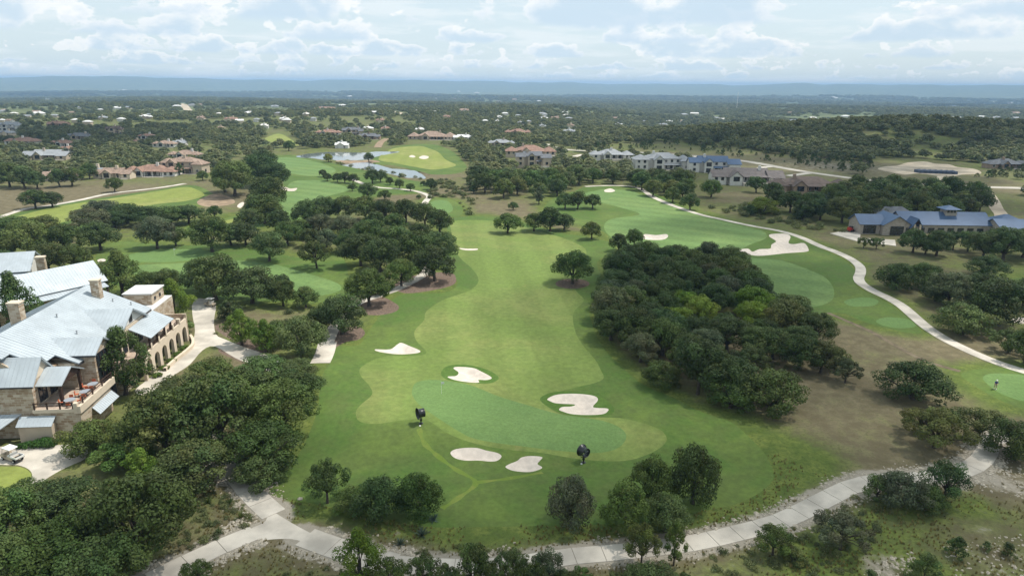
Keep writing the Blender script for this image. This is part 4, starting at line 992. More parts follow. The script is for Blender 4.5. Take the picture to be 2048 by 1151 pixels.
estate('white-roofed house right beside the wide pink-tiled villa', 925, 281, 36, M_whiteroof, M_white, 1, 37)
estate('terracotta and grey house left of the dark slate house', 655, 271, 48, M_terra, M_white, 1, 39, 0, 'hip')
estate('dark blue slate house behind the pond, left of two', 705, 273, 42, M_slate, M_beige, 2, 41)
estate('dark blue slate house behind the pond, right of two', 738, 279, 42, M_slate, M_brownwall, 1, 43)
estate('small open-sided pavilion with white roof on the far pond bank', 683, 297, 26, M_whiteroof, M_white, 1, 45, 0, 'gable', 'pavilion', 1)
estate('tan-roofed house at far left of the field front row', 120, 362, 68, M_tanroof, M_cream, 1, 51, R(8))
estate('cream villa with tan gable, blue glass and dark pergola', 222, 358, 72, M_tanroof, M_cream, 1, 53, R(4))
estate('long low terracotta villa with white chimneys by the left field', 298, 354, 100, M_terra, M_white, 1, 55, R(2), 'hip')
estate('large brown-tiled villa of stacked roofs, tallest by the left field', 362, 348, 86, M_tanroof, M_beige, 2, 57, R(-4), 'hip')
estate('pale pink upper villa just behind the brown-tiled villa', 365, 318, 60, M_tanroof, M_white, 1, 58, 0, 'hip')
estate('wide silver metal-roofed house among trees at left', 86, 320, 86, M_greyroof, M_beige, 1, 61, R(5))
estate('small terracotta house just right of the silver-roofed house', 132, 306, 30, M_terra, M_white, 1, 62, 0, 'hip')
estate('terracotta house with white chimney left of centre in the left woods', 120, 294, 46, M_terra, M_white, 1, 63, 0, 'hip')
estate('long orange-tiled villa at the left picture edge', 38, 290, 62, M_terra, M_white, 1, 65, 0, 'hip')
estate('red-brown lodge on the left hillside', 112, 253, 40, M_terra, M_brownwall, 1, 67)
estate('white two-storey house at the far left edge', 16, 262, 44, M_greyroof, M_white, 2, 69)
estate('dark grey low house in the left woods with white chimney', 156, 279, 46, M_slate, M_beige, 1, 71)
estate('dark-roofed two-storey house standing high in the left woods', 228, 270, 34, M_darkbrown, M_beige, 2, 73)
estate('house with brick-red hip roof right of the dark-roofed one', 292, 279, 34, M_terra, M_white, 1, 75, 0, 'hip')
estate('broad pink-tiled house with pale blue side roof', 326, 295, 44, M_tanroof, M_white, 1, 77, 0, 'hip')
estate('small silver-roofed annex beside the broad pink-tiled house', 357, 293, 26, M_greyroof, M_white, 1, 78)
estate('grey-roofed house at the right picture edge beside the caliche pad', 2022, 338, 80, M_slate, M_brownwall, 1, 81, 0, 'hip')
estate('pale yellow house glimpsed left of the cream villa pergola', 190, 352, 22, M_greyroof, M_cream, 1, 83, 0, 'flat', detail=1)
# houses scattered over the wooded country; those that nothing tells apart share a label
far_spec = [(683, 213, 16, M_whiteroof), (840, 265, 22, M_whiteroof), (735, 262, 20, M_whiteroof), (770, 263, 18, M_terra), (893, 238, 18, M_terra), (1090, 240, 16, M_whiteroof), (1110, 240, 22, M_tanroof), (1085, 257, 18, M_greyroof), (1140, 255, 14, M_tanroof),
            (1240, 253, 18, M_whiteroof), (1138, 268, 26, M_greyroof), (1325, 252, 16, M_greyroof), (1340, 246, 16, M_whiteroof), (1130, 228, 14, M_whiteroof), (995, 247, 14, M_whiteroof), (1000, 238, 12, M_whiteroof), (1628, 238, 14, M_white), (1700, 240, 10, M_whiteroof),
            (1905, 240, 34, M_whiteroof), (1965, 236, 16, M_whiteroof), (1995, 237, 14, M_greyroof), (232, 219, 20, M_whiteroof), (290, 238, 26, M_whiteroof), (70, 230, 24, M_whiteroof), (495, 230, 20, M_whiteroof), (570, 242, 18, M_whiteroof), (528, 257, 16, M_white), (440, 262, 14, M_tanroof),
            (652, 222, 40, M_terra), (550, 215, 14, M_greyroof), (930, 224, 22, M_tanroof), (760, 245, 20, M_terra), (720, 228, 12, M_tanroof), (460, 243, 26, M_terra), (10, 272, 26, M_greyroof), (270, 292, 14, M_terra), (205, 240, 18, M_greyroof), (400, 240, 16, M_tanroof), (610, 232, 12, M_white), (1040, 250, 12, M_greyroof)]
gh = random.Random(77)
near_n = len(far_spec)
for k in range(170):
    px = gh.uniform(-60, 2100); py = 178 + 72 * gh.random() ** 1.3
    far_spec.append((px, py, gh.uniform(7, 14) if py < 205 else gh.uniform(9, 16), gh.choice([M_whiteroof, M_whiteroof, M_greyroof, M_tanroof, M_white, M_greyroof])))
far_rank = {}
for rm in {t[3] for t in far_spec[:near_n]}:
    for q, t in enumerate(sorted([t for t in far_spec[:near_n] if t[3] is rm])): far_rank[t] = ORD[q + 1]
for k, (px, py, wp, rm) in enumerate(far_spec):
    rw = {M_whiteroof: 'white', M_white: 'white', M_greyroof: 'grey', M_tanroof: 'tan', M_terra: 'terracotta'}[rm]
    estate(f'small {rw}-roofed house scattered in the distant wooded country' if k >= near_n else f'{"plain" if rm is M_white else "small"} {rw}-roofed house in the nearer distant woods, {far_rank[far_spec[k]]} {rw} one from left', px, py, wp, rm, gh.choice([M_white, M_beige, M_cream]), 1, 200 + k, gh.uniform(-.5, .5), gh.choice(['hip', 'gable', 'hip']), 'distant_house', 1 if k < near_n else 0,
           f'distant {rw}-roofed houses', depth=.7)

# ------------------------------------------------------------------ the clubhouse
CL = thing('clubhouse', 'big limestone clubhouse with pale metal roofs, arcade and terrace at left', 'clubhouse', (-65, 99, 0), .09)
ca, sa = math.cos(.09), math.sin(.09)
def club_xy(u, v): return (-65 + u * ca - v * sa, 99 + u * sa + v * ca)
HOUSES += [(*club_xy(u, v), 13) for u in (-20, -8) for v in (-4, 8, 20)]
S_ = .62
walls(CL, -22, -1.9, -2.6, 23, -1, 8.6, M_stone)
# great roof
roof_plane(CL, [(-1.2, -2.6, 8.65), (-1.2, 24, 8.65), (-12, 24, 13.5), (-12, -2.6, 13.5)], M_metal, .18, S_)
roof_plane(CL, [(-4.4, -6.3, 10.07), (-4.4, -2.62, 10.07), (-12, -2.62, 13.47), (-12, -6.3, 13.47)], M_metal, .18, S_)
roof_plane(CL, [(-8.4, -8.2, 11.86), (-8.4, -6.31, 11.86), (-12, -6.31, 13.47), (-12, -8.2, 13.47)], M_metal, .18, S_)
roof_plane(CL, [(-22.8, 24, 8.65), (-22.8, -8.2, 8.65), (-12, -8.2, 13.5), (-12, 24, 13.5)], M_metal, .18, S_)
MB().prism([(-22, 22.9, 8.5), (-2, 22.9, 8.5), (-12, 22.9, 13.1)], (0, -.3, 0)).build('gable_wall', M_stone, CL)
MB().prism([(-22, -7.9, 8.5), (-5, -7.9, 8.5), (-12, -7.9, 13.1)], (0, .3, 0)).build('gable_wall', M_stone, CL)
for q in ((-1.32, -1.22, -2.6, 24, 8.22, 8.44), (-4.9, -3.9, -10.05, -9.95, 8.0, 8.2), (-20, -4.9, -10.05, -9.95, 8.0, 8.2), (-6.2, .8, -1.66, -1.58, 9.2, 9.4)): MB().box(*q).build('gutter', M_trim, CL)
for u_, v_ in ((-6.5, 21), (-5.2, 5.5), (-9.5, 8.5), (-4, 22.3)): zr_ = 13.5 - (u_ + 12) * .449; MB().tube([(u_, v_, zr_ - .2), (u_, v_, zr_ + .55)], .09, 8).tube([(u_, v_, zr_ + .5), (u_, v_, zr_ + .62)], .15, 8).build('roof_vent', M_steel, CL)
# upper cross wing over the arcade
walls(CL, -6, -.6, 9.2, 18.8, 4.4, 9.1, M_cream); gable(CL, -9.5, -.6, 9.2, 18.8, 9.25, 11.9, 'u', M_metal, M_white, .7, S_, .18, (0, 1))
window(CL, 'u', 14, -.6, 9.5, 1.2, 1.4, None)
for v in (10.6, 12.6, 14.6, 16.6): window(CL, 'u', v, -.6, 5.0, 1.5, 2.6, None)
roof_plane(CL, [(3.2, 12.2, 7.0), (3.2, 22.5, 7.0), (-.4, 22.5, 8.7), (-.4, 12.2, 8.7)], M_metal, .16, S_, 'porch_roof')
for v in (12.8, 16, 19.2, 22.1): MB().box(2.45, 2.75, v - .15, v + .15, 5.0, 7.1).build('porch_post', M_timber, CL)
# arcade: terrace over five arches
MB().box(-2, 2.45, 9.6, 29.4, 4.1, 4.6).build('terrace_floor', M_deck, CL)
walls(CL, -2, -1.75, 9.6, 29.4, -.5, 4.1, M_stone)
nb = 6; bay = 19.6 / nb
for k in range(nb):
    v0 = 9.7 + k * bay; a0, a1 = .55, bay - .55; r = (a1 - a0) / 2; sp = 2.35
    arch = [(a0, sp)] + [(a0 + r - r * math.cos(t), sp + r * math.sin(t)) for t in (math.pi * j / 10 for j in range(1, 10))] + [(a1, sp)]
    outline = [(0, -.5), (a0, -.5)] + arch + [(a1, -.5), (bay, -.5), (bay, 4.75), (0, 4.75)]
    MB().prism([(2.15, v0 + p_[0], p_[1]) for p_ in outline], (.55, 0, 0)).build('arch', M_cream, CL)
    MB().box(2.1, 2.8, v0 - .28, v0 + .28, 4.76, 5.75).build('parapet_pier', M_cream, CL)
    rail = MB().box(2.35, 2.45, v0 + .3, v0 + bay - .3, 5.35, 5.43).box(2.35, 2.45, v0 + .3, v0 + bay - .3, 4.86, 4.92)
    for j in range(9): rail.box(2.38, 2.42, v0 + .4 + j * (bay - .8) / 8 - .02, v0 + .4 + j * (bay - .8) / 8 + .02, 4.9, 5.36)
    rail.build('railing', M_timber, CL)
walls(CL, -2, 2.7, 29.35, 29.75, -.5, 5.6, M_stone)
# tall stone bay with its own cross roof
walls(CL, -6, .3, -1.1, 4.2, -1, 9.7, M_stone); gable(CL, -8, .3, -1.1, 4.2, 9.75, 11.3, 'u', M_metal, M_stone, .5, S_, .18, (0, 1))
MB().box(.28, .42, -.6, 3.7, .4, 9.2).build('glazed_wall', M_glass, CL)
for v in (.4, 1.5, 2.6): MB().box(.4, .5, v - .06, v + .06, .4, 9.2).build('mullion', M_timber, CL)
for z in (2.6, 4.9, 7.0): MB().box(.4, .5, -.6, 3.7, z - .06, z + .06).build('transom', M_timber, CL)
walls(CL, -1.9, 1.2, 4.21, 9.6, -.5, 4.3, M_stone)
MB().box(-1.9, 1.4, 4.25, 9.6, 4.31, 4.55).build('flat_roof', M_deck, CL)
# near wing and its dining terrace
MB().box(-22.01, -4.4, -9.5, -2.61, -1, 8.6).build('wall', M_stone, CL)
gable(CL, -20, -4.4, -9.5, -4.1, 8.65, 11.5, 'u', M_metal, M_cream, .5, S_, .18, (0, 1))
MB().box(-4.39, 1.9, -10.1, -1.12, -1, 4.3).build('terrace_wall', M_stone, CL); MB().box(-4.39, 1.95, -10.15, -1.12, 4.31, 4.6).build('terrace_floor', M_deck, CL)
MB().box(1.75, 2.15, -10.3, .2, 4.0, 5.1).build('parapet', M_cream, CL); MB().box(1.2, 1.74, -10.35, -9.8, 4.0, 5.6).build('parapet_pier', M_cream, CL); MB().box(-4.45, 1.19, -10.3, -9.98, 4.2, 4.68).build('parapet', M_cream, CL)
for k in range(4):
    MB().box(-4.3 + k * 1.75, -4.12 + k * 1.75, -10.2, -10.05, 4.69, 5.75).build('railing_post', M_timber, CL)
MB().box(-4.3, 1.15, -10.17, -10.09, 5.58, 5.7).box(-4.3, 1.15, -10.17, -10.09, 5.15, 5.23).build('railing', M_timber, CL)
for k in range(4): MB().box(1.9, 2.06, -9.2 + k * 2.9, -9.04 + k * 2.9, 5.11, 6.1).build('railing_post', M_timber, CL)
MB().box(1.95, 2.03, -9.2, -.2, 5.95, 6.07).box(1.95, 2.03, -9.2, -.2, 5.55, 5.63).build('railing', M_timber, CL)
gable(CL, -4.0, -1.1, -8.4, -2.6, 7.9, 9.4, 'u', M_metal, M_timber, .35, S_, .15, (0, 1))
for v in (-8.2, -3.0): MB().box(-1.5, -1.1, v - .2, v + .2, 4.61, 7.85).build('porch_post', M_timber, CL)
MB().box(-1.45, -1.15, -8.2, -3.0, 7.5, 7.84).build('beam', M_timber, CL)
for k in range(2): window(CL, 'u', -7.2 + k * 2.8, -4.39, 4.9, 2.0, 2.4, None)
roof_plane(CL, [(3.3, -7.6, 2.5), (3.3, -1.6, 2.5), (1.95, -1.0, 3.3), (1.95, -7.0, 3.3)], M_metal, .1, .5, 'awning')
for v in (-7.2, -2.2): MB().tube([(1.95, v, 2.3), (3.1, v, 2.45)], .06).build('awning_bracket', M_timber, CL)
roof_plane(CL, [(-6.3, -11.6, 2.75), (-1.5, -11.6, 2.75), (-1.5, -10.2, 3.75), (-6.3, -10.2, 3.75)], M_metal, .12, .5, 'lean_to_roof')
walls(CL, -6.2, -1.7, -11.3, -10.16, -.5, 2.7, M_beige)
roof_plane(CL, [(-16, -15.2, 2.6), (-8.6, -15.2, 2.6), (-6.35, -9.7, 3.9), (-16, -9.7, 3.9)], M_metal, .12, .5, 'cart_shed_roof')
for u in (-15, -12, -8.9): MB().box(u - .12, u + .12, -14.9, -14.66, -.3, 2.5).build('shed_post', M_timber, CL)
for (u0, u1, v0, v1, z0, z1) in ((-9.6, -8.2, 20.2, 21.5, 8, 15.2), (-14.8, -13.1, 5.2, 6.6, 11, 15.8)):
    c_ = MB().box(u0, u1, v0, v1, z0, z1).build('chimney', M_stone, CL); MB().box(u0 - .12, u1 + .12, v0 - .12, v1 + .12, z1, z1 + .22).build('chimney_cap', M_cream, c_)
# roof court and stone block at the far end
walls(CL, -11, -2.1, 23.02, 36, -.5, 7.4, M_stone); MB().box(-11, -2.1, 23.03, 36, 7.41, 7.55).build('flat_roof', M_whiteroof, CL)
walls(CL, -8.6, -3.4, 29.5, 35.4, 7.56, 9.7, M_stone); MB().box(-8.8, -3.2, 29.3, 35.6, 9.71, 9.95).build('flat_roof', M_whiteroof, CL)
for v in (31, 33.4): window(CL, 'u', v, -3.4, 8.2, .7, .7, None, mull=0)
for u, v, wh in ((-10, 25, 'nearest the chimney'), (-8, 26.4, 'in the middle'), (-9.8, 27.6, 'at the far left'), (-6.4, 24.8, 'nearest the arcade')):
    x_, y_ = club_xy(u, v)
    ac = tag(MB().box(-.7, .7, -.5, .5, 0, .9).build('air_conditioner', M_steel), f'grey air conditioning unit on the flat clubhouse roof, {wh}', 'machine', 'rooftop air conditioners'); ac.location = (x_, y_, 7.55); ac.rotation_euler = (0, 0, .09)
    MB().lathe([(0, .92), (.36, .92), (.36, .99), (0, .99)], 12).build('fan_guard', M_black, ac)
for k in range(3): window(CL, 'v', -18 + k * 4, -9.5, 4.8, 1.6, 2.2, None)
# the two buildings behind
def annex(label, uv, rot, L, half, ze, zr, wm):
    x_, y_ = club_xy(*uv); a = thing('annex_building', label, 'building', (x_, y_, 0), rot)
    walls(a, -L / 2, L / 2, -half, half, -.5, ze, wm); gable(a, -L / 2, L / 2, -half, half, ze + .02, zr, 'u', M_metal, wm, .8, .62, .18)
    roof_plane(a, [(-L / 2 + 1, -half - 2.6, ze - 1.5), (L / 2, -half - 2.6, ze - 1.5), (L / 2, -half - .02, ze - .7), (-L / 2 + 1, -half - .02, ze - .7)], M_metal, .12, .62, 'porch_roof')
    for k in range(6): MB().box(-L / 2 + 1.2 + k * (L - 1.6) / 5, -L / 2 + 1.5 + k * (L - 1.6) / 5, -half - 2.4, -half - 2.1, -.3, ze - 1.5).build('porch_post', M_timber, a)
    for k in range(int(L / 3.2)): window(a, 'v', -L / 2 + 1.8 + k * 3.2, -half, .8, 1.6, 2.0, None)
    HOUSES.append((x_, y_, L * .5)); return a
annex('long metal-roofed annex behind the clubhouse with a lower porch roof', (-36.5, 46.5), .09 + .90, 27, 4.6, 6.4, 9.8, M_stone)
a3 = annex('rear white-walled annex with metal roof at the left picture edge', (-58, 66), .09 + .25, 22, 5.5, 6.5, 9.6, M_white)
x_, y_ = club_xy(-44, 66)
cw = thing('stone_chimney', 'freestanding stone chimney stack beside the rear annex', 'chimney', (x_, y_, 0), .3)
MB().box(-.9, .9, -.7, .7, -.3, 8.6).build('stack', M_stone, cw); MB().box(-1.05, 1.05, -.85, .85, 8.61, 8.9).build('cap', M_cream, cw)
x_, y_ = club_xy(-44.5, 58)
tag(MB().box(-9, 6, -.2, .2, -.3, 3.6).build('courtyard_wall', M_white), 'white courtyard wall between the two annex roofs', 'wall'); bpy.data.objects['courtyard_wall'].location = (x_, y_, 0); bpy.data.objects['courtyard_wall'].rotation_euler = (0, 0, .6)
# planting along the arcade foot and by the court
HEDGE = leaf_cloud('foliage', M_leaf, [(0, 0, .45), (.5, .1, .4), (-.5, -.1, .4), (.1, .5, .35), (-.1, -.5, .35)], [.55, .45, .45, .4, .4], 900, .16, 5)
for k in range(5):
    x_, y_ = club_xy(3.6, 11.4 + k * bay)
    h = thing('clipped_shrub', f'clipped green shrub before the arcade, {ORD[k + 1]} arch from the near end', 'shrub', (x_, y_, 0), 0, 'shrubs before the arcade'); c_ = link('foliage', HEDGE, h); c_.color = (.09, .15, .02, 1)
for k, (u, v, s) in enumerate([(-4.6, -12.4, 1.6), (-3.4, -12.2, 1.9), (-2.4, -12.1, 2.2), (-5.4, -12.5, 1.3), (-1.5, -12.3, 1.7)]):
    x_, y_ = club_xy(u, v); h = thing('bed_shrub', f'leafy shrub in the bed against the beige court wall, {["second", "third", "fourth", "first", "fifth"][k]} from left', 'shrub', (x_, y_, 0), k, 'shrubs by the court wall'); h.scale = (s * .6, s * .6, s * .7)
    c_ = link('foliage', HEDGE, h); c_.color = (.05, .11, .02, 1)
pw = catmull([ground(*q)[:2] for q in [(372, 668), (384, 678), (386, 692), (372, 706), (352, 722), (330, 742)]], 5, False)
tag(ribbon(pw, .5, .65, 1.2).build('planter_wall', M_cream), 'low curved cream wall between arcade and driveway', 'wall')

# ------------------------------------------------------------------ furniture on the terrace
CHAIR = MB().box(-.25, .25, -.25, .25, .40, .46).mesh('seat', M_orange); CHB = MB().box(-.25, .25, .2, .26, .46, .95).mesh('backrest', M_orange)
CHL = MB().box(-.025, .025, -.025, .025, 0, .4).mesh('leg', M_timber)
def chair(u, v, rz, label, dark=False):
    x_, y_ = club_xy(u, v); c_ = thing('terrace_chair', label, 'chair', (x_, y_, 4.6), rz, 'terrace chairs'); link('seat', CHAIR, c_); link('backrest', CHB, c_)
    for sx in (-.21, .21):
        for sy in (-.21, .21): l_ = link('leg', CHL, c_); l_.location = (sx, sy, 0)
for k, (u, v) in enumerate([(-.2, -8.4), (.6, -5.6), (.4, -2.9)]):
    x_, y_ = club_xy(u, v); nm = ['nearest the front railing', 'in the middle of the terrace', 'nearest the stone bay'][k]
    t = thing('terrace_table', f'round grey table on the dining terrace, {nm}', 'table', (x_, y_, 4.6), 0, 'terrace tables')
    MB().lathe([(0, .72), (.75, .72), (.75, .77), (0, .77)], 20).build('table_top', M_umbrella, t); MB().tube([(0, 0, .03), (0, 0, .72)], .06).build('pedestal', M_steel, t); MB().lathe([(0, 0), (.32, 0), (.32, .04), (0, .04)], 14).build('base', M_steel, t)
    for j, a in enumerate((.3, 1.9, 3.4, 5.0)):
        if u + 1.15 * math.cos(a) > 1.35: continue
        chair(u + 1.15 * math.cos(a), v + 1.15 * math.sin(a), a - math.pi / 2 + .09, f'orange chair at the terrace table {nm}, {["far right", "far", "left", "near"][j]} side')

# ------------------------------------------------------------------ carts, fans, flag
def golf_cart(label, px, py, rz, bed):
    p = ground(px, py); c_ = thing('golf_cart', label, 'golf cart', (p[0], p[1], p[2] + .02), rz, 'golf carts')
    MB().prism([(-1.25, -.58, .32), (.35, -.58, .32), (.55, -.58, .42), (1.2, -.58, .42), (1.28, -.58, .62), (.95, -.58, .92), (.55, -.58, .95), (.45, -.58, .45), (-.1, -.58, .45), (-.2, -.58, .72), (-1.25, -.58, .74)], (0, 1.16, 0)).build('body', M_cartbody, c_)
    MB().box(-.75, -.2, -.52, .52, .74, .9).build('seat', M_offwhite, c_); MB().prism([(-.8, -.52, .9), (-.68, -.52, .9), (-.8, -.52, 1.3), (-.9, -.52, 1.3)], (0, 1.04, 0)).build('backrest', M_offwhite, c_)
    for sx, sxx in ((.85, .5), (-.85, -.85)):
        for sy in (-.5, .5): MB().tube([(sx, sy, .85), (sxx, sy, 1.82)], .025).build('roof_post', M_black, c_)
    MB().prism([(-1.0, -.6, 1.82), (.65, -.6, 1.82), (.72, -.6, 1.86), (.6, -.6, 1.93), (-.9, -.6, 1.93), (-1.05, -.6, 1.87)], (0, 1.2, 0)).build('roof', M_offwhite, c_)
    if bed:
        b_ = MB().box(-2.15, -1.0, -.6, .6, .62, .70).build('cargo_bed', M_black, c_)
        for q in ((-2.15, -2.1, -.6, .6), (-1.05, -1.0, -.6, .6), (-2.1, -1.05, -.6, -.55), (-2.1, -1.05, .55, .6)): MB().box(*q, .70, .98).build('bed_side', M_offwhite, b_)
    MB().tube([(.55, .25, .75), (.35, .25, 1.12)], .025).build('steering_column', M_black, c_)
    for sx in (.8, -.85 if not bed else -1.5):
        for sy in (-.54, .54):
            w_ = MB().lathe([(.0, -.1), (.24, -.1), (.26, 0), (.24, .1), (0, .1)], 16, 'y', (0, 0, 0)).build('wheel', M_rubber, c_); w_.location = (sx, sy, .26)
            MB().lathe([(0, -.115), (.13, -.115), (.13, .115), (0, .115)], 12, 'y').build('rim', M_offwhite, w_)
    return c_
golf_cart('white-roofed utility golf cart with dark cargo bed beside the cart shed', 22, 918, 2.75, True)
golf_cart('golf cart parked in tree shade at the top of the driveway', 420, 612, 2.9, False)

def turf_fan(label, px, py, rz):
    p = ground(px, py); f_ = thing('turf_fan', label, 'fan', tuple(p), rz, 'turf fans beside the green')
    MB().lathe([(.34, 0), (.34, .05), (.12, .12), (.0, .12)], 16).lathe([(0, 0), (.34, 0)], 16).build('base', M_black, f_)
    MB().tube([(0, 0, .1), (0, 0, .95)], [.085, .075], 10).build('post', M_black, f_); MB().box(-.14, .14, -.14, .10, .42, .72).build('control_box', M_black, f_)
    MB().tube([(0, -.5, 1.18), (0, -.45, .95), (0, .45, .95), (0, .5, 1.18)], .05, 8).build('yoke', M_black, f_)
    d_ = MB().lathe([(.90, -.52), (.89, -.47), (.68, -.30), (.64, .40), (.70, .52), (.66, .52), (.61, .40), (.65, -.28), (.85, -.46)], 28, 'x', (0, 0, 1.72), closed=True).build('shroud', M_black, f_, True)
    for x0 in (-.43, .44):
        g_ = MB()
        for rr_ in (.14, .27, .40, .53): g_.lathe([(rr_ - .008, x0 - .008), (rr_ + .008, x0 - .008), (rr_ + .008, x0 + .008), (rr_ - .008, x0 + .008)], 20, 'x', (0, 0, 1.72), closed=True)
        for a in range(8): g_.tube([(x0, 0, 1.72), (x0, .66 * math.cos(a * .785), 1.72 + .66 * math.sin(a * .785))], .009, 4)
        g_.build('guard', M_black, d_)
    MB().lathe([(0, -.3), (.16, -.28), (.17, .1), (.08, .2), (0, .2)], 14, 'x', (0, 0, 1.72)).build('motor', M_black, f_, True)
    for a in range(6):
        c_, s_ = math.cos(a * 1.047), math.sin(a * 1.047)
        MB().add([(.18, .10 * c_ - .05 * s_, 1.72 + .10 * s_ + .05 * c_), (.26, .10 * c_ + .06 * s_, 1.72 + .10 * s_ - .06 * c_), (.30, .6 * c_ + .1 * s_, 1.72 + .6 * s_ - .1 * c_), (.20, .6 * c_ - .1 * s_, 1.72 + .6 * s_ + .1 * c_)], [(0, 1, 2, 3)]).build('blade', M_steel, f_)
turf_fan('black drum fan on a post left of the putting green', 842, 846, R(28))
turf_fan('black drum fan on a post at the right front of the green', 1167, 924, R(-55))
for k, (px, py) in enumerate([(840, 851), (1163, 927)]):
    p = ground(px, py); v_ = tag(MB().lathe([(0, .06), (.13, .06), (.15, 0), (0, 0)], 12).build('valve_lid', M_offwhite), f'small white irrigation lid in the grass at the {["left", "right"][k]} fan foot', 'lid', 'irrigation lids'); v_.location = tuple(p)
def flagstick(label, px, py, hgt=2.2):
    p = ground(px, py); f_ = thing('flagstick', label, 'flag', tuple(p), 0, 'flagsticks')
    MB().tube([(0, 0, -.1), (0, 0, hgt)], .022, 6).build('pole', M_offwhite, f_); MB().prism([(.02, 0, hgt - .42), (.45, .06, hgt - .38), (.47, .08, hgt - .05), (.02, 0, hgt)], (0, .012, 0)).build('flag', M_offwhite, f_)
    MB().lathe([(0, .012), (.07, .012), (.07, .002)], 12).build('cup', M_black, f_)
flagstick('white flag on the near putting green beside the kidney bunker', 883, 787)
flagstick('thin flag on the small left practice green', 349, 511)

# golfer on the right green
gp = ground(1990, 777)
person = thing('person', 'golfer in blue shirt and white cap standing bent over on the right green', 'person', (gp[0], gp[1], gp[2]), R(150))
def skin_body(name, joints, edges, mat, parent):
    me = bpy.data.meshes.new(name); me.from_pydata([j[:3] for j in joints], edges, []); me.materials.append(mat)
    o = link(name, me, parent); md = o.modifiers.new('skin', 'SKIN'); md.use_smooth_shade = True
    for v_, j in zip(me.skin_vertices[0].data, joints): v_.radius = (j[3], j[3] if len(j) < 5 else j[4])
    me.skin_vertices[0].data[0].use_root = True
    sb = o.modifiers.new('sub', 'SUBSURF'); sb.levels = sb.render_levels = 2
    return o
J = [(0, 0, .93, .15, .12), (0, .06, 1.12, .15, .11), (0, .14, 1.34, .17, .11), (0, .20, 1.46, .07), (0, .25, 1.56, .075), (0, .27, 1.66, .10, .11), (0, .275, 1.74, .07),
     (-.18, .16, 1.38, .065), (-.24, .26, 1.14, .048), (-.10, .42, .98, .036), (-.04, .46, .93, .035), (.18, .16, 1.38, .065), (.24, .26, 1.14, .048), (.10, .42, .96, .036), (.04, .46, .89, .035),
     (-.11, 0, .86, .095), (-.14, .06, .48, .062), (-.15, .0, .08, .042), (-.16, .14, .035, .04, .03), (.11, 0, .86, .095), (.14, .06, .48, .062), (.15, .0, .08, .042), (.16, .14, .035, .04, .03)]
skin_body('body', J, [(0, 1), (1, 2), (2, 3), (3, 4), (4, 5), (5, 6), (2, 7), (7, 8), (8, 9), (9, 10), (2, 11), (11, 12), (12, 13), (13, 14), (0, 15), (15, 16), (16, 17), (17, 18), (0, 19), (19, 20), (20, 21), (21, 22)], M_skin, person)
skin_body('shirt', [(0, 0, .92, .175, .145), (0, .06, 1.12, .175, .135), (0, .14, 1.34, .19, .13), (0, .185, 1.43, .085), (-.18, .16, 1.38, .085), (-.225, .23, 1.2, .075), (.18, .16, 1.38, .085), (.225, .23, 1.2, .075)], [(0, 1), (1, 2), (2, 3), (2, 4), (4, 5), (2, 6), (6, 7)], M_blue, person)
skin_body('shorts', [(0, 0, .93, .165, .14), (-.115, .005, .84, .115), (-.14, .05, .52, .088), (.115, .005, .84, .115), (.14, .05, .52, .088)], [(0, 1), (1, 2), (0, 3), (3, 4)], M_khaki, person)
MB().lathe([(.125, 1.68), (.12, 1.75), (.08, 1.81), (0, 1.83)], 14, 'z', (0, .27, 0)).prism([(-.09, .38, 1.69), (.09, .38, 1.69), (.06, .49, 1.675), (-.06, .49, 1.675)], (0, 0, .015)).build('cap', M_offwhite, person, True)
for s_ in (-.155, .155): MB().prism([(s_ - .05, -.07, 0), (s_ + .05, -.07, 0), (s_ + .055, .12, 0), (s_ + .03, .21, 0), (s_ - .03, .21, 0), (s_ - .055, .12, 0)], (0, 0, .085)).build('shoe', M_offwhite, person)
club_ = thing('golf_club', 'putter held by the golfer on the right green', 'golf club', (gp[0], gp[1], gp[2]), R(150))
MB().tube([(0, .45, .98), (0, .47, .72)], .016, 6).build('grip', M_black, club_); MB().tube([(0, .47, .72), (.02, .55, .04)], .007, 5).build('shaft', M_steel, club_); MB().box(-.07, .05, .52, .57, .01, .04).build('head', M_steel, club_)
ball = tag(MB().lathe([(0, 0), (.015, .003), (.021, .021), (.015, .039), (0, .042)], 10).build('golf_ball', M_offwhite, None, True), 'white golf ball on the turf at the golfer feet', 'ball'); ball.location = (gp[0] - .3, gp[1] - .5, gp[2])

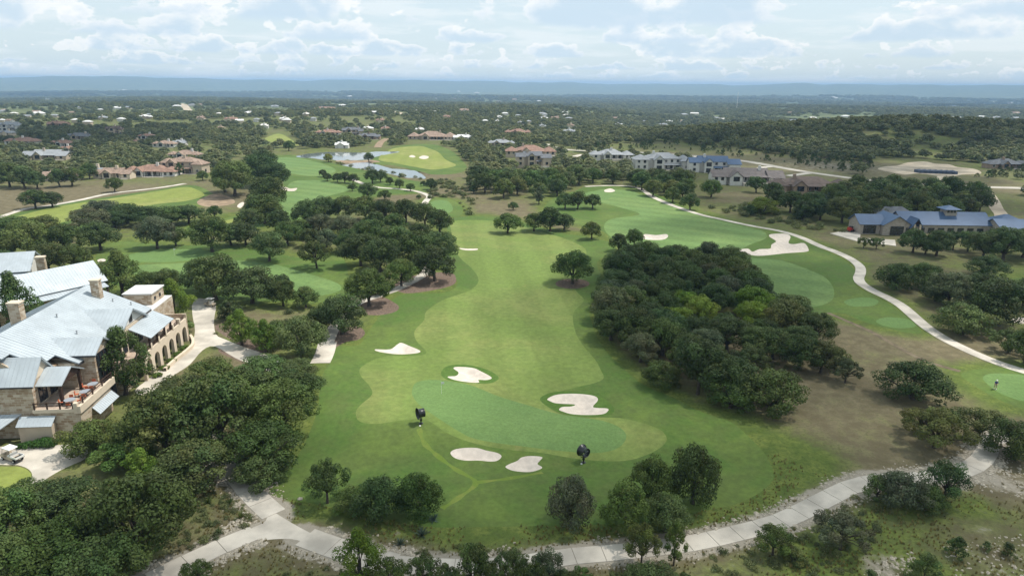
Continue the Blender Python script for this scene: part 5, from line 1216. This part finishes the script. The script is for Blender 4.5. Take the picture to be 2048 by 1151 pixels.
# mast and construction site
def mast(label, px, py, ht):
    p = ground(px, py); m_ = thing('radio_mast', label, 'mast', tuple(p), .4, 'radio masts')
    for k in range(3):
        a = k * 2.094; MB().tube([(1.2 * math.cos(a), 1.2 * math.sin(a), -1), (.5 * math.cos(a), .5 * math.sin(a), ht)], .22, 5).build('leg', M_offwhite, m_)
    br = MB(); n = int(ht / 2.5)
    for j in range(n):
        for k in range(3):
            r_ = 1.2 - .7 * j / n; a, b = k * 2.094, (k + 1) * 2.094; br.tube([(r_ * math.cos(a), r_ * math.sin(a), j * ht / n), (r_ * math.cos(b), r_ * math.sin(b), (j + 1) * ht / n)], .09, 4)
    s_ = br.build('bracing', M_offwhite, m_); s_['kind'] = 'stuff'
mast('tall thin pale radio mast standing in the distant woods', 1473, 221, 62)
mast('faint radio mast far off at the right edge', 1999, 186, 90)
for k in range(7):
    p = ground(1838 + k * 11, 345 + k * .4); t = tag(MB().prism([(-1.5, -3, 0), (1.5, -3, 0), (1.5, 3, 0), (-1.5, 3, 0)], (0, 0, 1.6)).add([(-1.55, -3.05, 1.6), (1.55, -3.05, 1.6), (1.55, 3.05, 1.6), (-1.55, 3.05, 1.6), (0, 0, 2.2)], [(0, 1, 4), (1, 2, 4), (2, 3, 4), (3, 0, 4)]).build('tarped_pallet', M_tarp), f'blue tarped building stack on the caliche pad, {ORD[k + 1]} from left', 'stack', 'tarped stacks'); t.location = (p[0], p[1], p[2])

# yuccas beside the lower path
def yucca_mesh(seed, n=46, L=.8):
    g = random.Random(seed); mb = MB()
    for i in range(n):
        a = g.uniform(0, 6.28); e = g.uniform(.15, 1.35); l = L * g.uniform(.7, 1.1); d = Vector((math.cos(a) * math.cos(e), math.sin(a) * math.cos(e), math.sin(e))); s = Vector((-math.sin(a), math.cos(a), 0)) * .035
        mb.add([s, -s, d * l * .6 - s * .8, d * l * .6 + s * .8, d * l - Vector((0, 0, .06))], [(0, 1, 2, 3), (3, 2, 4)])
    me = mb.mesh('leaves', M_leaf); at = me.attributes.new('tint', 'FLOAT_COLOR', 'POINT'); at.data.foreach_set('color', np.tile([.55, .5, .5, 1], (len(me.vertices), 1)).ravel().astype(np.float32))
    return me
YM = [yucca_mesh(s) for s in (1, 2, 3)]
for k, (px, py, s, nm, col) in enumerate([(460, 1008, 1.3, 'dark spiky yucca left of the path arm, farthest of four', DARK), (482, 1036, 1.4, 'dark spiky yucca left of the path arm, beside the bend', OLIVE), (437, 1066, 1.2, 'dark spiky yucca nearest the pale rocks left of the bend', DARK), (416, 1005, 1.3, 'dark spiky yucca deepest in the left shade', DARK),
                                       (800, 1088, 1.3, 'blue-grey agave by the path under the bushy oaks, left', (.07, .10, .08)), (845, 1070, 1.5, 'blue-grey agave by the path under the bushy oaks, right', (.07, .10, .08)), (868, 1040, 1.3, 'blue-grey agave at the oak foot nearest the mown grass', (.08, .12, .11))]):
    p = ground(px, py); y_ = thing('yucca_plant' if k < 4 else 'agave_plant', nm, 'plant', tuple(p), k, 'spiky plants by the lower path'); y_.scale = (s, s, s); c_ = link('leaves', YM[k % 3], y_); c_.color = (*col, 1)
# ------------------------------------------------------------------ wooded country, grass, stones
FAR_P = [leaf_cloud('far_tree', M_leaf_far, [(r * math.cos(a), r * math.sin(a), z) for r, a, z in [(0, 0, 4.6), (2.4, .3, 3.4), (2.5, 1.6, 3.6), (2.3, 2.9, 3.2), (2.5, 4.1, 3.5), (2.4, 5.2, 3.3), (1.2, 2.2, 5.0), (1.3, 5.0, 4.9)]], [2.3, 2.0, 1.9, 2.1, 2.0, 1.9, 1.7, 1.7], 520, .95, 300 + s, up=.8, shell=.45) for s in range(4)]
CLEAR = [[(-200, 372), (100, 366), (200, 360), (420, 352), (440, 332), (520, 318), (560, 299), (640, 297), (760, 292), (880, 288), (930, 330), (950, 345), (940, 400), (1000, 405), (1130, 405), (1170, 370), (1420, 385), (1400, 430), (-200, 500)],
         [(1180, 296), (1300, 300), (1400, 306), (1500, 318), (1600, 335), (1750, 352), (2300, 366), (2300, 395), (1960, 384), (1760, 372), (1600, 360), (1500, 345), (1400, 325), (1280, 312), (1180, 306)],
         [(1740, 318), (1835, 316), (1960, 328), (1985, 352), (1900, 356), (1740, 352)], [(525, 266), (575, 262), (610, 292), (545, 295)], [(1960, 370), (2020, 372), (2025, 445), (1985, 445)], [(1395, 335), (1780, 355), (1790, 400), (1560, 402), (1395, 380)]]
SPARSE = [(1180, 296), (1240, 288), (1330, 284), (1430, 292), (1520, 305), (1620, 316), (1760, 326), (2048, 336), (2300, 340), (2300, 365), (1750, 350), (1600, 334), (1500, 318), (1400, 306), (1300, 301)]
def allowed(x, y):
    z = height(x, y); px, py = to_px(x, y, z); ok = (py < 396)
    for c in CLEAR: ok &= ~inside(c, px, py)
    for r in REG:
        lo, hi = r[3].min(0) - 3, r[3].max(0) + 3; k = np.where((x > lo[0]) & (x < hi[0]) & (y > lo[1]) & (y < hi[1]) & ok)[0]
        if len(k): ok[k] &= ~(inside(r[3], x[k], y[k]) | (seg_dist(x[k], y[k], r[3], True) < 3))
    for ln, wd in ROADG:
        lo, hi = ln.min(0) - 20, ln.max(0) + 20; k = np.where((x > lo[0]) & (x < hi[0]) & (y > lo[1]) & (y < hi[1]))[0]
        if len(k): ok[k] &= seg_dist(x[k], y[k], ln) > wd / 2 + 5
    for hx, hy, hr in HOUSES:
        hh = math.hypot(hx, hy); k = np.where((np.abs(x - hx) < hr + 30) & (np.abs(y - hy) < hr + 700))[0]
        front = (y[k] < hy) & (np.abs(x[k] - hx * y[k] / max(hy, 1)) < hr * 1.0) & (y[k] > hy - hr - (6 + hh * .045 + np.maximum(0, hh - 1500) * .04))
        ok[k] &= ~(((x[k] - hx) ** 2 + (y[k] - hy) ** 2 < (hr + 3) ** 2) | front)
    return ok, px, py, z
cand = []
d = 330.0
while d < 7500:
    sp = 8.0 if d < 900 else (8.0 + (d - 900) * .007 if d < 3000 else 24 + (d - 3000) * .006)
    xs = np.arange(-.95 * d, .95 * d, sp); cand.append(np.c_[xs + rng.uniform(-.48, .48, len(xs)) * sp, d + rng.uniform(-.48, .48, len(xs)) * sp, np.full(len(xs), sp)]); d += sp * .92
cand = np.concatenate(cand); x, y, sp = cand.T
ok, px, py, z = allowed(x, y)
nz_ = np.sin(x / 61 + 2 * np.sin(y / 97)) * np.sin(y / 83 + 1.7 * np.sin(x / 120)) + .6 * np.sin(x / 23 + y / 31) * np.sin(y / 19)
hill_ = np.exp(-((x - 420) / 280) ** 2 - ((y - 660) / 110) ** 2)
ok &= (nz_ > -.28 - .9 * hill_) | (rng.random(len(x)) < .25)
rd_ = np.hypot(x, y)
nz2 = np.sin(x / 190 + 1.8 * np.sin(y / 310)) * np.sin(y / 240 + 1.3 * np.sin(x / 270)) + .5 * np.sin(x / 77 + 1) * np.sin(y / 120)
ok &= (rd_ < 850) | (nz2 > -.2) | (rng.random(len(x)) < .15)
sparse = inside(SPARSE, px, py); ok &= ~sparse
for tx, ty, tr in TREES:
    k = np.where((np.abs(x - tx) < tr + 3) & (np.abs(y - ty) < tr + 3))[0]
    if len(k): ok[k] &= np.hypot(x[k] - tx, y[k] - ty) > tr + 2
x, y, z, sp = x[ok], y[ok], z[ok], sp[ok]
sc_ = rng.uniform(.7, 1.3, len(x)) * np.maximum(1.0, sp / 8.6)
scatter('distant_woods', FAR_P, np.c_[x, y, z - .4], np.c_[sc_, sc_, sc_ * np.where(sp > 14, .62, .95)])
# junipers dotted over the grassy foot of the hill
g = random.Random(44); n_ = 0
poly = np.array(SPARSE)
JUN = []
while len(JUN) < 150:
    qx, qy = g.uniform(1180, 2080), g.uniform(277, 364)
    if inside(poly, np.array([qx]), np.array([qy]))[0]:
        p = ground(qx, qy)
        if any(seg_dist(np.array([p[0]]), np.array([p[1]]), ln)[0] < wd / 2 + 3 for ln, wd in ROADG[:1]) or inside(CLEAR[2], np.array([qx]), np.array([qy]))[0] or any(math.hypot(p[0] - a, p[1] - b) < 4 for a, b, _ in JUN): continue
        JUN.append((p[0], p[1], g.choice([2.0, 2.6, 3.4, 4.4, 5.6, 7.0])))
JUN.sort(key=lambda t: t[1])
for r0 in range(0, len(JUN), 15):
    for k, (a, b, wm) in enumerate(sorted(JUN[r0:r0 + 15])):
        put_tree(0, 0, 0, 'juniper', g.choice([DARK, OLIVE, DARK]), f'small dark juniper bush at the grassy hill foot, {ORD[r0 // 15 + 1]} row back, {ORD[k + 1]} from left', 'junipers at the foot of the hill', rnd.uniform(.7, 1.0), (a, b), wm)

# dry grass tufts and limestone rubble near the camera
def tuft_mesh(seed, n=16):
    g = random.Random(seed); vs, fs = [], []
    for i in range(n):
        a = g.uniform(0, 6.28); l = g.uniform(.25, .6); o = Vector((g.uniform(-.12, .12), g.uniform(-.12, .12), 0)); d = Vector((math.cos(a) * .35, math.sin(a) * .35, 1)) * l; s = Vector((-math.sin(a), math.cos(a), 0)) * .03
        k = len(vs); vs += [o - s, o + s, o + d]; fs.append((k, k + 1, k + 2))
    me = MB().add(vs, fs).mesh('tuft', M_tuft); at = me.attributes.new('tint', 'FLOAT_COLOR', 'POINT'); at.data.foreach_set('color', np.tile([.5, .6, .5, 1], (len(me.vertices), 1)).ravel().astype(np.float32))
    return me
def ground_patch(n, pix_poly, avoid=True):
    poly = np.array([ground(*q)[:2] for q in pix_poly]); lo, hi = poly.min(0), poly.max(0); X = rng.uniform(lo[0], hi[0], n * 4); Y = rng.uniform(lo[1], hi[1], n * 4); k = inside(poly, X, Y); X, Y = X[k][:n], Y[k][:n]
    if avoid:
        ok = np.ones(len(X), bool)
        for r in REG: ok &= ~inside(r[3], X, Y)
        for nm in ('low', 'low_a', 'low_b', 'low_c', 'right'): ok &= seg_dist(X, Y, PATHG[nm][0]) > PATHG[nm][1] / 2 + .3
        X, Y = X[ok], Y[ok]
    return X, Y
X, Y = ground_patch(11000, [(-100, 1250), (-100, 960), (420, 970), (560, 960), (900, 1040), (1400, 1010), (1500, 960), (1540, 900), (1640, 950), (1750, 960), (1950, 960), (2200, 980), (2200, 1250)])
nzt = np.sin(X / 3.1 + np.sin(Y / 4)) * np.sin(Y / 2.7 + 1) + rng.uniform(-.6, .6, len(X)); k = nzt > -.15; X, Y = X[k], Y[k]
scatter('grass_tufts', [tuft_mesh(s) for s in (1, 2, 3)], np.c_[X, Y, height(X, Y)], rng.uniform(.35, .85, len(X)))
def stone_mesh(seed):
    g = np.random.default_rng(seed); bm = bmesh.new(); bmesh.ops.create_icosphere(bm, subdivisions=1, radius=1)
    for v in bm.verts: v.co *= 1 + g.uniform(-.3, .3)
    me = bpy.data.meshes.new('stone'); bm.to_mesh(me); bm.free(); me.materials.append(M_rock); return me
SX, SY = [], []
for nm, n in (('low', 2600), ('low_a', 400), ('low_b', 700), ('low_c', 500)):
    ln, wd = PATHG[nm]; i = rng.integers(0, len(ln) - 1, n); t = rng.random(n)[:, None]; p = ln[i] * (1 - t) + ln[i + 1] * t; dr = ln[i + 1] - ln[i]; dr /= np.linalg.norm(dr, axis=1)[:, None]
    off = (wd / 2 + .15 + np.abs(rng.normal(0, .75, n))) * rng.choice([-1, 1], n); q = p + np.c_[dr[:, 1], -dr[:, 0]] * off[:, None]
    cl = np.sin(q[:, 0] / 3.3) * np.sin(q[:, 1] / 2.9 + q[:, 0] / 7) > -.25; SX.append(q[cl, 0]); SY.append(q[cl, 1])
for n, poly in ((120, [(1880, 1090), (2060, 1060), (2060, 1151), (1900, 1151)]), (110, [(1720, 1150), (1760, 1120), (1830, 1100), (1830, 1160)]), (160, [(1950, 930), (2060, 930), (2060, 1000), (1960, 980)]), (160, [(400, 1090), (500, 1040), (490, 1020), (440, 1060)])):
    a, b = ground_patch(n, poly); SX.append(a); SY.append(b)
X, Y = np.concatenate(SX), np.concatenate(SY)
ok = ~inside(REG[[r[0] for r in REG].index('path_junction')][3], X, Y)
for nm in ('low', 'low_a', 'low_b', 'low_c'): ok &= seg_dist(X, Y, PATHG[nm][0]) > PATHG[nm][1] / 2 + .06
X, Y = X[ok], Y[ok]; s_ = rng.uniform(.05, .17, len(X)) * (1 + (rng.random(len(X)) > .93) * 1.2)
scatter('limestone_rubble', [stone_mesh(s) for s in (1, 2, 3, 4)], np.c_[X, Y, height(X, Y)], np.c_[s_ * 1.3, s_, s_ * .7])
# low scrub under the groves and along edges
SCRUB = [leaf_cloud('scrub_piece', M_leaf_far, [(0, 0, .5), (.6, .2, .4), (-.5, .3, .45), (.1, -.6, .4)], [.7, .55, .55, .5], 260, .22, 400 + s) for s in range(3)]
SX, SY = [], []
for n, poly in ((90, [(1190, 620), (1300, 760), (1400, 800), (1540, 830), (1600, 760), (1650, 720), (1480, 720), (1300, 690)]), (70, [(1400, 415), (1480, 432), (1600, 460), (1690, 465), (1640, 445), (1500, 410)]), (120, [(560, 1151), (900, 1090), (1150, 1110), (1150, 1160), (560, 1180)]), (110, [(1400, 1110), (1560, 1060), (1700, 990), (1800, 1010), (1700, 1151), (1400, 1151)]), (120, [(850, 360), (900, 360), (960, 400), (940, 430), (860, 400)]),
                (60, [(380, 660), (560, 730), (640, 720), (600, 620)]), (60, [(600, 318), (720, 340), (850, 360), (850, 345), (700, 328)]), (60, [(1600, 480), (1640, 500), (1660, 520), (1625, 510)]), (90, [(380, 960), (500, 1010), (520, 1060), (380, 1100), (330, 1060)])):
    a, b = ground_patch(n, poly); SX.append(a); SY.append(b)
X, Y = np.concatenate(SX), np.concatenate(SY); s_ = rng.uniform(.35, 1.0, len(X)) * np.clip(np.hypot(X, Y) / 130, .7, 2)
scatter('low_scrub', SCRUB, np.c_[X, Y, height(X, Y) - .1], s_)

# ------------------------------------------------------------------ fair-weather clouds drifting over the land
mc = bpy.data.materials.new('cloud_vapour'); mc.use_nodes = True; n = NT(mc.node_tree); n.n.remove(n.n['Principled BSDF'])
df, tr = n.new('ShaderNodeBsdfTranslucent'), n.new('ShaderNodeBsdfTransparent'); df.inputs[0].default_value = (.9, .9, .9, 1)
d2 = n.new('ShaderNodeBsdfDiffuse'); d2.inputs[0].default_value = (.9, .9, .9, 1); ad = n.new('ShaderNodeMixShader'); n.l.new(d2.outputs[0], ad.inputs[1]); n.l.new(df.outputs[0], ad.inputs[2])
mx = n.new('ShaderNodeMixShader'); mx.inputs[0].default_value = .23; n.l.new(tr.outputs[0], mx.inputs[1]); n.l.new(ad.outputs[0], mx.inputs[2]); n.l.new(mx.outputs[0], n.n['Material Output'].inputs[0])
def puff(seed):
    bm = bmesh.new(); bmesh.ops.create_icosphere(bm, subdivisions=2, radius=1); g = np.random.default_rng(seed)
    for v in bm.verts: v.co *= 1 + g.uniform(-.12, .12)
    V = np.array([v.co for v in bm.verts]); Fc = [[v.index for v in f.verts] for f in bm.faces]; bm.free(); return V, Fc
PUFF = [puff(s) for s in range(3)]
ALT = 950.0
def cloud(foot_px, n, rr, seed, alt=ALT, foot=None):
    """a cumulus over the ground outline foot_px, found back along the sunlight"""
    g = random.Random(seed); poly = np.array([ground(*q)[:2] for q in foot_px]) if foot is None else np.asarray(foot); lo, hi = poly.min(0), poly.max(0); vs, fs, k = [], [], 0
    sh = np.array([SUN_DIR.x, SUN_DIR.y]) / SUN_DIR.z
    tries = 0
    while k < n and tries < n * 60:
        tries += 1; a, b = g.uniform(lo[0], hi[0]), g.uniform(lo[1], hi[1])
        if not inside(poly, np.array([a]), np.array([b]))[0]: continue
        r = g.uniform(*rr); zz = alt + g.uniform(0, rr[1] * .5); V, Fc = PUFF[k % 3]; c = np.array([a + sh[0] * zz, b + sh[1] * zz, zz + r * .4]); o = len(vs)
        vs += (V * np.array([r, r, r * .45]) + c).tolist(); fs += [tuple(o + i for i in f) for f in Fc]; k += 1
    me = bpy.data.meshes.new('cloud'); me.from_pydata(vs, [], fs); me.materials.append(mc); me.polygons.foreach_set('use_smooth', [True] * len(fs))
    tag(link('cloud', me), kind='structure')
cloud([(1240, 760), (1230, 600), (1300, 480), (1400, 395), (1310, 345), (1330, 285), (1450, 262), (1650, 246), (2500, 246), (2700, 600), (2700, 1151), (2200, 1500), (-100, 1500), (150, 1150), (480, 1040), (700, 950), (900, 895), (1100, 870), (1230, 830)], 950, (16, 36), 1)
cloud([(1360, 292), (1480, 262), (1700, 243), (2150, 243), (2200, 305), (1750, 322), (1500, 305)], 150, (22, 46), 3)
cloud([(-500, 245), (100, 250), (330, 262), (340, 285), (200, 298), (-400, 300)], 90, (30, 60), 2)
for k, (cx, cy, w_, h_) in enumerate([(-2600, 4300, 900, 170), (1500, 3300, 900, 130), (3000, 4300, 1100, 160), (-700, 5400, 800, 200), (-3900, 5600, 900, 260), (900, 6300, 1000, 220), (-1100, 2500, 600, 90), (4300, 5600, 900, 240)]):
    cloud(None, 60, (h_ * .35, h_ * .7), 20 + k, ALT + 120, [(cx - w_, cy), (cx - w_ * .4, cy - h_), (cx + w_ * .5, cy - h_ * .7), (cx + w_, cy), (cx + w_ * .3, cy + h_), (cx - w_ * .6, cy + h_ * .8)])

# ------------------------------------------------------------------ the air
mh = bpy.data.materials.new('haze_air'); mh.use_nodes = True; n = NT(mh.node_tree); n.n.remove(n.n['Principled BSDF'])
pv = n.new('ShaderNodeVolumePrincipled'); pv.inputs['Color'].default_value = (.46, .70, 1.0, 1); pv.inputs['Density'].default_value = 1.1e-4; pv.inputs['Anisotropy'].default_value = 0.0
n.l.new(pv.outputs[0], n.n['Material Output'].inputs['Volume'])
tag(MB().box(-26000, 26000, -400, 19500, -118, 112).build('haze', mh), kind='stuff')
